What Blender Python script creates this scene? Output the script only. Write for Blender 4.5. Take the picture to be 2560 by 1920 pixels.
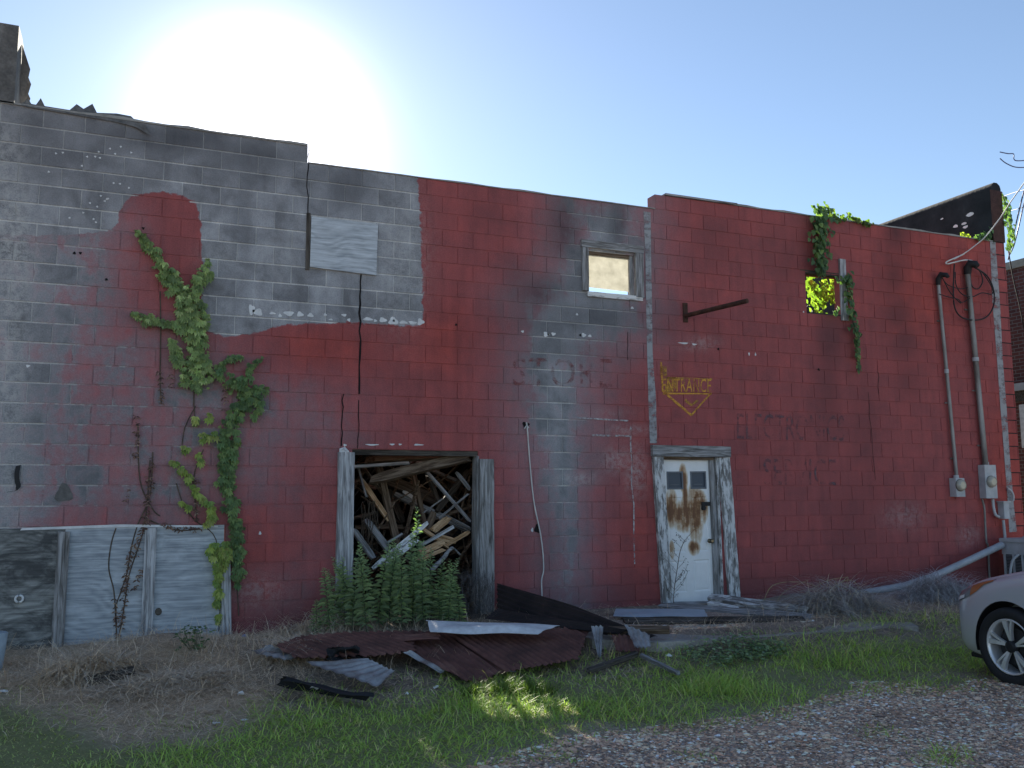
import bpy, bmesh, math, random
import numpy as np
from mathutils import Vector, Matrix, noise as mnoise

for _o in list(bpy.data.objects):
    bpy.data.objects.remove(_o, do_unlink=True)
random.seed(7)
rng = np.random.default_rng(7)
SC = bpy.context.scene
COL = SC.collection

# ------------------------------------------------------------------ camera
FPX = 2280.0                                   # focal length in photo pixels (2560 wide)
CAM = np.array([0.6595, -10.5280, 1.3581])
PITCH, ROLL, YAW = 0.12143512, 0.0038826, -0.39077756
def _rot():
    cy, sy = math.cos(YAW), math.sin(YAW); cp, sp = math.cos(PITCH), math.sin(PITCH); cr, sr = math.cos(ROLL), math.sin(ROLL)
    Y = np.array([[cy, -sy, 0], [sy, cy, 0], [0, 0, 1]]); P = np.array([[1, 0, 0], [0, cp, -sp], [0, sp, cp]])
    Q = np.array([[cr, 0, sr], [0, 1, 0], [-sr, 0, cr]])
    return Y @ P @ Q                            # columns: right, forward, up
RM = _rot()
cam_data = bpy.data.cameras.new('camera')
cam_data.sensor_fit = 'HORIZONTAL'; cam_data.sensor_width = 36.0
cam_data.lens = FPX / 2560.0 * 36.0
cam_data.clip_start = 0.05; cam_data.clip_end = 3000
cam = bpy.data.objects.new('camera', cam_data); COL.objects.link(cam)
cam.matrix_world = Matrix(((RM[0, 0], RM[0, 2], -RM[0, 1], CAM[0]), (RM[1, 0], RM[1, 2], -RM[1, 1], CAM[1]),
                           (RM[2, 0], RM[2, 2], -RM[2, 1], CAM[2]), (0, 0, 0, 1)))
SC.camera = cam

# ------------------------------------------------------------------ sky, sun, exposure
SUN = Vector((0.104, 0.926, 0.364)).normalized()          # towards the sun, low behind the wall
SUN_EL = math.asin(SUN.z); SUN_AZ = math.atan2(SUN.x, SUN.y)
world = bpy.data.worlds.new('World'); SC.world = world; world.use_nodes = True
wn = world.node_tree.nodes; wl = world.node_tree.links; wn.clear()
w_out = wn.new('ShaderNodeOutputWorld'); w_bg = wn.new('ShaderNodeBackground')
w_sky = wn.new('ShaderNodeTexSky'); w_sky.sky_type = 'NISHITA'; w_sky.sun_disc = False
w_sky.sun_elevation = SUN_EL; w_sky.sun_rotation = SUN_AZ
w_sky.altitude = 0; w_sky.air_density = 1.0; w_sky.dust_density = 0.06; w_sky.ozone_density = 3.0
w_bg.inputs['Strength'].default_value = 0.05
# bright aureole of hazy air around the sun, added to the sky itself
w_tc = wn.new('ShaderNodeTexCoord'); w_nm = wn.new('ShaderNodeVectorMath'); w_nm.operation = 'NORMALIZE'; wl.new(w_tc.outputs['Generated'], w_nm.inputs[0])
w_dot = wn.new('ShaderNodeVectorMath'); w_dot.operation = 'DOT_PRODUCT'; wl.new(w_nm.outputs[0], w_dot.inputs[0]); w_dot.inputs[1].default_value = SUN
def wmath(op, a, b=None):
    x = wn.new('ShaderNodeMath'); x.operation = op
    for i, v in enumerate((a, b)):
        if v is None: continue
        if isinstance(v, bpy.types.NodeSocket): wl.new(v, x.inputs[i])
        else: x.inputs[i].default_value = v
    return x.outputs[0]
w_th = wmath('ARCCOSINE', wmath('MINIMUM', w_dot.outputs['Value'], .99999))
w_core = wmath('MULTIPLY', wmath('EXPONENT', wmath('MULTIPLY', wmath('POWER', wmath('DIVIDE', w_th, math.radians(4.3)), 2.0), -1.0)), 18.0)
w_wide = wmath('MULTIPLY', wmath('EXPONENT', wmath('MULTIPLY', wmath('DIVIDE', w_th, math.radians(8.0)), -1.0)), 3.2)
w_glow = wn.new('ShaderNodeVectorMath'); w_glow.operation = 'SCALE'; w_glow.inputs[0].default_value = (1.05, .97, .93); wl.new(wmath('ADD', w_core, w_wide), w_glow.inputs['Scale'])
w_add = wn.new('ShaderNodeVectorMath'); w_add.operation = 'ADD'; w_hs = wn.new('ShaderNodeHueSaturation'); w_hs.inputs['Saturation'].default_value = 0.90; wl.new(w_sky.outputs['Color'], w_hs.inputs['Color']); wl.new(w_hs.outputs['Color'], w_add.inputs[0]); wl.new(w_glow.outputs[0], w_add.inputs[1])
wl.new(w_add.outputs[0], w_bg.inputs['Color']); wl.new(w_bg.outputs['Background'], w_out.inputs['Surface'])
sun_data = bpy.data.lights.new('sun', 'SUN'); sun_data.energy = 5.0; sun_data.angle = math.radians(0.53)
sun_data.color = (1.0, 0.93, 0.80)
sun = bpy.data.objects.new('sun', sun_data); COL.objects.link(sun)
sun.rotation_euler = SUN.to_track_quat('Z', 'Y').to_euler(); sun.location = (3, 30, 14)
SC.view_settings.view_transform = 'Standard'; SC.view_settings.look = 'None'
SC.view_settings.gamma = 1.0; SC.view_settings.exposure = 1.82
SC.render.engine = 'CYCLES'
SC.cycles.use_denoising = True; SC.cycles.max_bounces = 7; SC.cycles.diffuse_bounces = 4
SC.cycles.transparent_max_bounces = 10; SC.cycles.sample_clamp_indirect = 6.0

# ------------------------------------------------------------------ pixel -> place helpers
def ray(x, y):
    d = RM @ np.array([(x - 1280) / FPX, 1.0, (960 - y) / FPX]); return d / np.linalg.norm(d)
def WP(x, y, Y=0.0):                            # photo pixel -> point on the vertical plane at depth Y
    d = ray(x, y); return Vector(CAM + d * (Y - CAM[1]) / d[1])
def ZP(x, y, z=0.0):                            # photo pixel -> point on the level plane at height z
    d = ray(x, y); return Vector(CAM + d * (z - CAM[2]) / d[2])
def PROJ(P):
    P = np.atleast_2d(np.asarray(P, float)); d = (P - CAM) @ RM
    return np.stack([1280 + FPX * d[:, 0] / d[:, 1], 960 - FPX * d[:, 2] / d[:, 1]], 1)
def sstep(a, b, x):
    t = np.clip((x - a) / (b - a), 0, 1); return t * t * (3 - 2 * t)
def vnoise(x, y, s=1.0, seed=0.0):
    """cheap smooth value noise in -1..1 (sum of sines)"""
    x = np.asarray(x) * s + seed * 7.13; y = np.asarray(y) * s - seed * 3.7
    return (np.sin(x * 1.7 + 1.3 * np.sin(y * 1.1 + .5)) + np.sin(y * 2.3 + 1.7 * np.sin(x * .9 + 2.)) + np.sin((x + y) * 1.3 + 2.1 * np.sin((x - y) * .7))) / 3.0
def ground_z(X, Y):
    X = np.asarray(X, float); Y = np.asarray(Y, float)
    foot = -0.15 + 0.08 * sstep(0.5, 5.0, X)
    z = -0.30 + (foot + 0.30) * sstep(-3.8, -0.4 - 1.8 * sstep(4.6, 6.5, X), Y)
    near = sstep(40, 14, np.hypot(X - 4, Y + 5))
    z = z + near * (0.018 * vnoise(X, Y, 1.6) + 0.010 * vnoise(X, Y, 4.3, 2))
    for (mx, my, r, h) in MOUNDS:
        z = z + h * np.exp(-(((X - mx) ** 2 + (Y - my) ** 2) / (r * r)))
    return z
MOUNDS = [(0.95, -0.75, 0.55, 0.16), (1.9, -1.75, 0.75, 0.10), (9.6, -0.55, 0.7, 0.10), (11.3, -.6, .6, .1)]
def GP(x, y, dz=0.0):                           # photo pixel -> point on the ground
    z = -0.2
    for _ in range(12):
        p = ZP(x, y, z); z = 0.5 * z + 0.5 * (float(ground_z(p.x, p.y)) + dz)
    return ZP(x, y, z)

# ------------------------------------------------------------------ object helpers
WM = {}
def reg(o, parent=None, world=None):
    COL.objects.link(o)
    w = world.copy() if world is not None else Matrix.Identity(4)
    if parent is not None:
        o.parent = parent; o.matrix_parent_inverse = WM[parent.name].inverted()
    o.matrix_basis = w
    WM[o.name] = w
    return o
def tag(o, label, cat, group=None, kind=None):
    o['label'] = label; o['category'] = cat
    if group: o['group'] = group
    if kind: o['kind'] = kind
    return o
def empty(name, loc, label, cat, group=None):
    o = bpy.data.objects.new(name, None); o.empty_display_size = 0.2
    reg(o, None, Matrix.Translation(Vector(loc)))
    return tag(o, label, cat, group)
def np_mesh(name, V, F, mats=(), smooth=False, col=None, cname='tint'):
    """V (n,3), F (m,k) all faces of one size"""
    V = np.ascontiguousarray(V, np.float32); F = np.ascontiguousarray(F, np.int32)
    me = bpy.data.meshes.new(name); k = F.shape[1]
    me.vertices.add(len(V)); me.vertices.foreach_set('co', V.ravel())
    me.loops.add(F.size); me.loops.foreach_set('vertex_index', F.ravel())
    me.polygons.add(len(F)); me.polygons.foreach_set('loop_start', np.arange(0, F.size, k, dtype=np.int32))
    me.polygons.foreach_set('loop_total', np.full(len(F), k, np.int32))
    me.polygons.foreach_set('use_smooth', np.full(len(F), bool(smooth)))
    me.update(calc_edges=True); me.validate()
    if col is not None:
        a = me.attributes.new(cname, 'FLOAT_COLOR', 'POINT'); c = np.ones((len(V), 4), np.float32); c[:, :col.shape[1]] = col
        a.data.foreach_set('color', c.ravel())
    for m in mats: me.materials.append(m)
    return me
class MB:
    """collects quads, boxes and tubes into ONE mesh"""
    def __init__(s): s.v = []; s.f = []; s.m = []; s.sm = []
    def add(s, vs, fs, mi=0, smooth=False):
        b = len(s.v); s.v += [tuple(v) for v in vs]
        for f in fs: s.f.append(tuple(b + i for i in f)); s.m.append(mi); s.sm.append(smooth)
        return s
    def box(s, lo, hi, mi=0, M=None, bev=0.0):
        x0, y0, z0 = lo; x1, y1, z1 = hi
        if bev <= 0:
            vs = [(x0, y0, z0), (x1, y0, z0), (x1, y1, z0), (x0, y1, z0), (x0, y0, z1), (x1, y0, z1), (x1, y1, z1), (x0, y1, z1)]
            fs = [(3, 2, 1, 0), (4, 5, 6, 7), (0, 1, 5, 4), (1, 2, 6, 5), (2, 3, 7, 6), (3, 0, 4, 7)]
        else:
            bm = bmesh.new(); bmesh.ops.create_cube(bm, size=1)
            for v in bm.verts: v.co = Vector(((x0 + x1) / 2 + v.co.x * (x1 - x0), (y0 + y1) / 2 + v.co.y * (y1 - y0), (z0 + z1) / 2 + v.co.z * (z1 - z0)))
            bmesh.ops.bevel(bm, geom=bm.edges[:], offset=bev, segments=2, affect='EDGES', profile=.7)
            bm.verts.index_update(); vs = [v.co.copy() for v in bm.verts]; fs = [[v.index for v in f.verts] for f in bm.faces]; bm.free()
        if M is not None: vs = [M @ Vector(v) for v in vs]
        return s.add(vs, fs, mi)
    def tube(s, pts, r, n=8, mi=0, cap=True, smooth=True):
        pts = [Vector(p) for p in pts]; k = len(pts); rr = r if hasattr(r, '__len__') else [r] * k
        vs = []; ref = None
        for i, p in enumerate(pts):
            t = (pts[min(i + 1, k - 1)] - pts[max(i - 1, 0)]).normalized()
            if ref is None: ref = Vector((0, 0, 1)) if abs(t.z) < .9 else Vector((1, 0, 0))
            a = t.cross(ref)
            if a.length < 1e-4: a = t.cross(Vector((0, 1, 0.3)))
            a.normalize(); b = t.cross(a).normalized(); ref = b.cross(t) if False else ref
            for j in range(n):
                q = 2 * math.pi * j / n; vs.append(p + a * (math.cos(q) * rr[i]) + b * (math.sin(q) * rr[i]))
        fs = [(i * n + j, i * n + (j + 1) % n, (i + 1) * n + (j + 1) % n, (i + 1) * n + j) for i in range(k - 1) for j in range(n)]
        s.add(vs, fs, mi, smooth)
        if cap:
            s.add(vs[:n], [tuple(range(n))], mi); s.add(vs[-n:], [tuple(reversed(range(n)))], mi)
        return s
    def mesh(s, name, mats):
        me = bpy.data.meshes.new(name); me.from_pydata(s.v, [], s.f); me.update()
        for m in (mats if isinstance(mats, (list, tuple)) else [mats]): me.materials.append(m)
        me.polygons.foreach_set('material_index', s.m); me.polygons.foreach_set('use_smooth', s.sm)
        return me
    def build(s, name, mats, parent=None, world=None):
        o = bpy.data.objects.new(name, s.mesh(name, mats)); return reg(o, parent, world)
def mesh_obj(name, me, parent=None, world=None):
    return reg(bpy.data.objects.new(name, me), parent, world)
def catmull(pts, per=6):
    pts = [Vector(p) for p in pts]; out = []
    P = [pts[0]] + pts + [pts[-1]]
    for i in range(1, len(P) - 2):
        for k in range(per):
            t = k / per; a, b, c, d = P[i - 1], P[i], P[i + 1], P[i + 2]
            out.append(0.5 * ((2 * b) + (c - a) * t + (2 * a - 5 * b + 4 * c - d) * t * t + (3 * b - a - 3 * c + d) * t ** 3))
    out.append(pts[-1]); return out

# ------------------------------------------------------------------ materials
class NT:
    def __init__(s, name):
        s.m = bpy.data.materials.new(name); s.m.use_nodes = True; s.t = s.m.node_tree; s.t.nodes.clear()
        s.out = s.t.nodes.new('ShaderNodeOutputMaterial')
    def n(s, typ, ins=None, **props):
        x = s.t.nodes.new('ShaderNode' + typ)
        for k, v in props.items(): setattr(x, k, v)
        for k, v in (ins or {}).items():
            sk = x.inputs[k]
            if isinstance(v, bpy.types.NodeSocket): s.t.links.new(v, sk)
            else: sk.default_value = v
        return x
    def noise(s, vec, scale, detail=4, rough=.55, dist=0.0):
        return s.n('TexNoise', {'Vector': vec, 'Scale': scale, 'Detail': detail, 'Roughness': rough, 'Distortion': dist}).outputs['Fac']
    def math(s, op, a, b=None, clamp=False):
        x = s.n('Math', {0: a}, operation=op, use_clamp=clamp)
        if b is not None:
            if isinstance(b, bpy.types.NodeSocket): s.t.links.new(b, x.inputs[1])
            else: x.inputs[1].default_value = b
        return x.outputs[0]
    def ramp(s, fac, stops, interp='LINEAR'):
        r = s.n('ValToRGB', {'Fac': fac}); cr = r.color_ramp; cr.interpolation = interp
        while len(cr.elements) < len(stops): cr.elements.new(0.5)
        for e, (p, c) in zip(cr.elements, stops):
            e.position = p; e.color = (c, c, c, 1) if not hasattr(c, '__len__') else (*c, 1)
        return r.outputs['Color']
    def mix(s, fac, a, b, blend='MIX'):
        x = s.n('Mix', data_type='RGBA', blend_type=blend)
        for idx, v in ((0, fac), (6, a), (7, b)):
            sk = x.inputs[idx]
            if isinstance(v, bpy.types.NodeSocket): s.t.links.new(v, sk)
            else: sk.default_value = v if idx == 0 else ((*v, 1) if len(v) == 3 else v)
        return x.outputs[2]
    def map(s, vec, scale=(1, 1, 1), loc=(0, 0, 0), rot=(0, 0, 0)):
        return s.n('Mapping', {'Vector': vec, 'Scale': scale, 'Location': loc, 'Rotation': rot}).outputs[0]
    def obj(s):
        """object coordinates shifted by the object's random number, so copies differ"""
        tc = s.n('TexCoord').outputs['Object']; r = s.n('ObjectInfo').outputs['Random']
        c = s.n('CombineXYZ', {'X': s.math('MULTIPLY', r, 37.0), 'Y': s.math('MULTIPLY', r, 11.0), 'Z': s.math('MULTIPLY', r, 23.0)}).outputs[0]
        return s.n('VectorMath', {0: tc, 1: c}, operation='ADD').outputs[0]
    def bump(s, h, strength=.3, dist=.01):
        return s.n('Bump', {'Height': h, 'Strength': strength, 'Distance': dist}).outputs[0]
    def bsdf(s, color, rough=.8, metal=0.0, normal=None, spec=.3, **kw):
        d = {'Base Color': color if isinstance(color, bpy.types.NodeSocket) else (*color, 1), 'Roughness': rough, 'Metallic': metal, 'Specular IOR Level': spec}
        if normal is not None: d['Normal'] = normal
        d.update(kw)
        b = s.n('BsdfPrincipled', d); s.t.links.new(b.outputs[0], s.out.inputs[0]); return b
    def surf(s, sh):
        s.t.links.new(sh, s.out.inputs[0]); return s.m

def mottled(name, stops, scale=6, stretch=(1, 1, 1), rough=.8, metal=0, bump=.3, bdist=.01, detail=6, spec=.3, fine=None):
    k = NT(name); v = k.map(k.obj(), stretch); f = k.noise(v, scale, detail, .6)
    c = k.ramp(f, stops)
    if fine:
        g = k.noise(v, fine, 3, .6); c = k.mix(.6, c, k.ramp(g, [(.3, .62), (.7, 1.25)]), 'MULTIPLY')
    k.bsdf(c, rough, metal, k.bump(k.noise(v, scale * 5, 4), bump, bdist), spec); return k.m
def wood(name, dark, light, paint=None, amount=.5, rough=.85):
    """weathered timber, grain along local X; optional flaking paint"""
    k = NT(name); o = k.obj(); v = k.map(o, (1.6, 22, 22))
    g = k.noise(v, 1.6, 6, .65, .6); g2 = k.noise(k.map(o, (1, 60, 60)), 1.2, 4, .6)
    c = k.ramp(g, [(.28, [x * .45 for x in dark]), (.42, dark), (.62, light), (.8, [min(1, x * 1.15) for x in light])])
    c = k.mix(.5, c, k.ramp(g2, [(.32, .5), (.6, 1.1)]), 'MULTIPLY')
    if paint:
        pm = k.noise(k.map(o, (2.2, 9, 9)), 2.0, 8, .7)
        m = k.ramp(pm, [(amount - .04, 0), (amount + .05, 1)]); c = k.mix(m, c, paint)
    k.bsdf(c, rough, 0, k.bump(g, .5, .006), .2); return k.m
def leafmat(name, attr=True, trans=.45):
    k = NT(name); c = k.n('Attribute', attribute_name='tint').outputs['Color']
    b = k.bsdf(c, .55, 0, None, .35)
    t = k.n('BsdfTranslucent', {'Color': k.mix(1.0, c, (1.25, 1.5, .6), 'MULTIPLY')})
    mx = k.n('MixShader', {0: trans, 1: b.outputs[0], 2: t.outputs[0]}); return k.surf(mx.outputs[0])
def tintmat(name, rough=.9, bump=0):
    k = NT(name); c = k.n('Attribute', attribute_name='tint').outputs['Color']; k.bsdf(c, rough, 0, None, .15); return k.m
def plain(name, c, rough=.6, metal=0, spec=.4):
    k = NT(name); o = k.obj(); f = k.noise(o, 9, 5, .6)
    k.bsdf(k.mix(k.ramp(f, [(.3, 0), (.75, 1)]), [x * .72 for x in c], c), rough, metal, k.bump(k.noise(o, 60, 3), .08, .003), spec); return k.m
MAT = {}
MAT['gray_wood'] = wood('weathered_gray_wood', (.16, .155, .15), (.40, .40, .41))
MAT['pale_wood'] = wood('bleached_gray_wood', (.24, .24, .25), (.55, .56, .58))
MAT['peel_wood'] = wood('peeling_white_painted_wood', (.15, .145, .14), (.34, .335, .33), (.62, .63, .64), .50)
MAT['brown_wood'] = wood('old_brown_wood', (.09, .06, .04), (.24, .18, .13))
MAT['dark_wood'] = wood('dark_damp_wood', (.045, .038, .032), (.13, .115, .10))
MAT['tan_wood'] = wood('fresh_split_tan_wood', (.34, .20, .10), (.60, .42, .26))
MAT['white_wood'] = wood('flaking_white_board', (.24, .22, .20), (.45, .44, .42), (.75, .75, .74), .46)
MAT['black'] = plain('black_rubber', (.02, .02, .022), .7)
MAT['cable'] = plain('black_cable', (.018, .018, .022), .6)
MAT['white_cable'] = plain('white_cable', (.70, .70, .68), .5)
MAT['tar'] = mottled('black_roofing_tar', [(.35, (.008, .009, .011)), (.6, (.02, .022, .026)), (.8, (.05, .055, .06))], 3, rough=.75, bump=.5)
MAT['pale_metal'] = mottled('pale_gray_painted_metal', [(.3, (.34, .36, .38)), (.7, (.52, .54, .56))], 5, rough=.5, bump=.1)
MAT['pipe_metal'] = mottled('weathered_conduit_metal', [(.3, (.10, .085, .075)), (.5, (.22, .21, .20)), (.75, (.36, .36, .36))], 5, (1, 1, .3), rough=.5, metal=.4, bump=.2)
MAT['rust_metal'] = mottled('dark_rusty_iron', [(.3, (.03, .018, .014)), (.6, (.085, .04, .028)), (.8, (.15, .08, .05))], 9, rough=.85, bump=.4)
MAT['concrete'] = mottled('old_concrete', [(.3, (.24, .22, .20)), (.6, (.38, .36, .33)), (.8, (.50, .475, .44))], 2.2, rough=.9, bump=.4, fine=40)
MAT['white_paint'] = mottled('white_filler_paint', [(.3, (.55, .56, .57)), (.7, (.78, .79, .80))], 12, rough=.8, bump=.2)
MAT['stem'] = mottled('woody_stem', [(.3, (.06, .045, .035)), (.7, (.14, .11, .085))], 14, rough=.9)
MAT['leaf'] = leafmat('green_leaf', trans=.35)
MAT['backlit_leaf'] = leafmat('thin_green_leaf', trans=.55)
MAT['grass'] = leafmat('grass_blade', trans=.28)
MAT['straw'] = tintmat('dry_straw', .85)
MAT['pebble'] = tintmat('gravel_stone', .9)
# ================================================================== THE BUILDING
BL = 0.4064; CH = 0.21094                        # block length, course height
X_L, X_R, THICK, DEPTH = -3.25, 13.85, 0.20, 14.0
def poly_sd(P, poly):
    """signed distance (positive inside) of pixel points to a polygon"""
    P = np.asarray(P, float); poly = np.asarray(poly, float); n = len(poly)
    d = np.full(len(P), 1e9); ins = np.zeros(len(P), bool)
    for i in range(n):
        a = poly[i]; b = poly[(i + 1) % n]; e = b - a; w = P - a
        t = np.clip((w @ e) / (e @ e), 0, 1); q = w - t[:, None] * e
        d = np.minimum(d, np.hypot(q[:, 0], q[:, 1]))
        c = (a[1] > P[:, 1]) != (b[1] > P[:, 1])
        with np.errstate(divide='ignore', invalid='ignore'):
            xi = (b[0] - a[0]) * (P[:, 1] - a[1]) / (b[1] - a[1] if b[1] != a[1] else 1e-9) + a[0]
        ins ^= c & (P[:, 0] < xi)
    return np.where(ins, d, -d)
def blob(P, cx, cy, rx, ry):
    return np.exp(-(((P[:, 0] - cx) / rx) ** 2 + ((P[:, 1] - cy) / ry) ** 2))
GREY_UPPER = [(-400, 40), (1040, 40), (1046, 470), (1054, 640), (1056, 815), (980, 812), (870, 806), (700, 812), (640, 832), (560, 842), (512, 826), (506, 720),
              (503, 560), (488, 500), (420, 478), (330, 486), (298, 520), (290, 575), (180, 585), (-400, 585)]
GREY_LEFT = [(-400, 560), (300, 560), (240, 700), (150, 900), (115, 1100), (105, 1420), (-400, 1420)]  # greyer left margin, sun glare included in its colour
GREY_MID = [(1392, 470), (1622, 490), (1628, 640), (1620, 830), (1540, 870), (1490, 930), (1478, 1100), (1482, 1300), (1478, 1600), (1368, 1600), (1378, 1340),
            (1335, 1230), (1300, 1080), (1285, 960), (1245, 870), (1270, 760), (1360, 690), (1400, 600)]
FADED_GLARE = [(-400, 560), (300, 560), (330, 760), (520, 860), (640, 900), (800, 940), (900, 1040), (860, 1130), (740, 1140), (700, 1240), (560, 1300), (540, 1340), (-400, 1400)]  # faded paint, with grey-violet sun glare mixed into its colour
def wall_paint(P):
    """paint state of the wall at points of its own plane (x, z): red cover, grime, pale bloom, raggedness"""
    px = PROJ(np.stack([P[:, 0], np.zeros(len(P)), P[:, 1]], 1))
    red = np.full(len(P), 0.80); rag = np.full(len(P), 0.22)
    f = np.clip(poly_sd(px, FADED_GLARE) / 120 * .5 + .5, 0, 1); red = red * (1 - f) + 0.44 * f; rag = rag * (1 - f) + 0.55 * f
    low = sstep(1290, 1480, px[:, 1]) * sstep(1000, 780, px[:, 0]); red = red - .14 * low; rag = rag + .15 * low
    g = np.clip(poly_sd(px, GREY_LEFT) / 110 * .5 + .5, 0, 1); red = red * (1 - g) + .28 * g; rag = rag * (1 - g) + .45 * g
    g = np.clip(poly_sd(px, GREY_MID) / 120 * .5 + .5, 0, 1); red = red * (1 - g) + .15 * g; rag = rag * (1 - g * .2) + .20 * g
    # raw red where fresh paint held
    red = red + .25 * blob(px, 790, 880, 130, 60) + .20 * blob(px, 1180, 850, 160, 90) + .15 * blob(px, 1560, 1350, 90, 200)
    red = red + .18 * blob(px, 2330, 700, 140, 160) + .22 * blob(px, 2520, 1230, 60, 260) + .15 * blob(px, 640, 1400, 60, 120)
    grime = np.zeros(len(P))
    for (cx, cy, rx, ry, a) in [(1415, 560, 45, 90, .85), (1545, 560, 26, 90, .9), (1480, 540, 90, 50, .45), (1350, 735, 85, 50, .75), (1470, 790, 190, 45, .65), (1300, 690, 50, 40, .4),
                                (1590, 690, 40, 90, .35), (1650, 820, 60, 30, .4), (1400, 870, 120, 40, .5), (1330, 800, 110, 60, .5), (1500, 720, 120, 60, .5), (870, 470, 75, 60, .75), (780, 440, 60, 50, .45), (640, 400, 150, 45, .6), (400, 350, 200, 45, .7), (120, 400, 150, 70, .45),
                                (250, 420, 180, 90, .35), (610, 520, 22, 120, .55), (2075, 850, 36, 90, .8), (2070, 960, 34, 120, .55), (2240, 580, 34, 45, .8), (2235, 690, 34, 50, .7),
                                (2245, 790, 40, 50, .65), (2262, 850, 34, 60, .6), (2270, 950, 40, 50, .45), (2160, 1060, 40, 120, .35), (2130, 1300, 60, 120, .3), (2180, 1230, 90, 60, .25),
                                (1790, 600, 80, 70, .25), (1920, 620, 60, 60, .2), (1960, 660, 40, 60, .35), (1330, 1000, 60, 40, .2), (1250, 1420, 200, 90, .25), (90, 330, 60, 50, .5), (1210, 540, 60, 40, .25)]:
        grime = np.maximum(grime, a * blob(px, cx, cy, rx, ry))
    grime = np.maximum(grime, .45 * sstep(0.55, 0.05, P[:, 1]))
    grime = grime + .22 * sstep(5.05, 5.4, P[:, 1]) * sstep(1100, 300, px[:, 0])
    pale = np.zeros(len(P))
    for (cx, cy, rx, ry, a) in [(30, 620, 55, 260, .8), (10, 400, 70, 120, .7), (20, 900, 45, 260, .7), (30, 1200, 40, 160, .5), (1000, 640, 60, 150, .45), (940, 620, 70, 50, .3), (1440, 1200, 45, 12, .8),
                                (1560, 1080, 60, 8, .7), (1540, 1150, 35, 30, .5), (1590, 1180, 25, 60, .5), (1500, 1040, 60, 8, .6), (700, 650, 60, 60, .25), (560, 640, 60, 40, .3), (2260, 1290, 50, 30, .3),
                                (330, 1155, 60, 10, .6), (1750, 860, 40, 10, .6), (650, 1480, 70, 40, .35), (2420, 1340, 30, 25, .3)]:
        pale = np.maximum(pale, a * blob(px, cx, cy, rx, ry))
    return np.stack([np.clip(red, 0, 1.2), np.clip(grime, 0, 1), np.clip(pale, 0, 1), np.clip(rag, 0, 1)], 1)

def bare_edge(P):
    return np.clip(poly_sd(PROJ(np.stack([P[:, 0], np.zeros(len(P)), P[:, 1]], 1)), GREY_UPPER) / 100, -3, 3)
def block_material(name, mortar=False):
    k = NT(name); at = k.n('Attribute', attribute_name='paint'); sp = k.n('SeparateColor', {'Color': at.outputs['Color']})
    tone = k.n('Attribute', attribute_name='tone').outputs['Fac']
    pos = k.n('NewGeometry').outputs['Position']
    n1 = k.noise(pos, 3.2, 7, .62, .4); n2 = k.noise(pos, 14, 5, .65); n3 = k.noise(pos, 70, 4, .7)
    streak = k.noise(k.map(pos, (9, 9, .9)), 1.0, 5, .6)
    # red cover value: field + ragged noise + a little per-block shift
    nn = k.math('ADD', k.math('MULTIPLY', n1, .62), k.math('ADD', k.math('MULTIPLY', n2, .25), k.math('MULTIPLY', streak, .25)))
    v = k.math('ADD', sp.outputs['Red'], k.math('MULTIPLY', k.math('SUBTRACT', nn, .56), k.math('MULTIPLY', at.outputs['Alpha'], 2.2)))
    v = k.math('ADD', v, k.math('MULTIPLY', k.math('SUBTRACT', tone, .5), k.math('MULTIPLY', at.outputs['Alpha'], .28)))
    ed = k.n('Attribute', attribute_name='edge').outputs['Fac']
    em = k.ramp(k.math('ADD', .5, k.math('ADD', ed, k.math('ADD', k.math('MULTIPLY', k.math('SUBTRACT', n2, .5), .22), k.math('MULTIPLY', k.math('SUBTRACT', n1, .5), .12)))), [(.47, 0), (.53, 1)])
    v = k.math('MULTIPLY', v, k.math('SUBTRACT', 1.0, em))
    grey_lo, grey_hi = ((.46, .455, .45), (.62, .615, .61)) if mortar else ((.21, .212, .226), (.345, .35, .37))
    grey = k.mix(k.ramp(k.math('ADD', k.math('MULTIPLY', n1, .75), k.math('MULTIPLY', tone, .22)), [(.3, 0), (.66, 1)]), grey_lo, grey_hi)
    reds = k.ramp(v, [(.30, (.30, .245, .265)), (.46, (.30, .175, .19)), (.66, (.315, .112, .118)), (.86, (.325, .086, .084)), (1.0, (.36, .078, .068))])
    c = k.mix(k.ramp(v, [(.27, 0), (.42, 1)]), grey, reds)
    # uneven paint film: per block tone, weathering, fine grain
    c = k.mix(.75, c, k.ramp(tone, [(0, .90), (1, 1.09)]), 'MULTIPLY')
    c = k.mix(.8, c, k.ramp(n1, [(.25, .70), (.5, .98), (.75, 1.22)]), 'MULTIPLY')
    c = k.mix(.65, c, k.ramp(streak, [(.3, .8), (.65, 1.12)]), 'MULTIPLY')
    c = k.mix(.7, c, k.ramp(n3, [(.25, .68), (.7, 1.25)]), 'MULTIPLY')
    bl = k.math('MULTIPLY', sp.outputs['Blue'], k.ramp(k.math('ADD', n2, k.math('MULTIPLY', n3, .5)), [(.62, 0), (.86, 1)]))
    c = k.mix(bl, c, (.50, .50, .49))
    gr = k.math('MULTIPLY', sp.outputs['Green'], k.ramp(k.math('ADD', k.math('MULTIPLY', n1, .6), k.math('MULTIPLY', streak, .5)), [(.30, .25), (.62, 1.1)]))
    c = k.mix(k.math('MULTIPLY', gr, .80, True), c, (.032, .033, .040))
    h = k.math('ADD', n3, k.math('MULTIPLY', n2, .8))
    k.bsdf(c, .88, 0, k.bump(h, .55, .006), .18); return k.m
MAT['block'] = block_material('painted_concrete_block')
MAT['mortar'] = block_material('mortar_joint', True)

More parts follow.
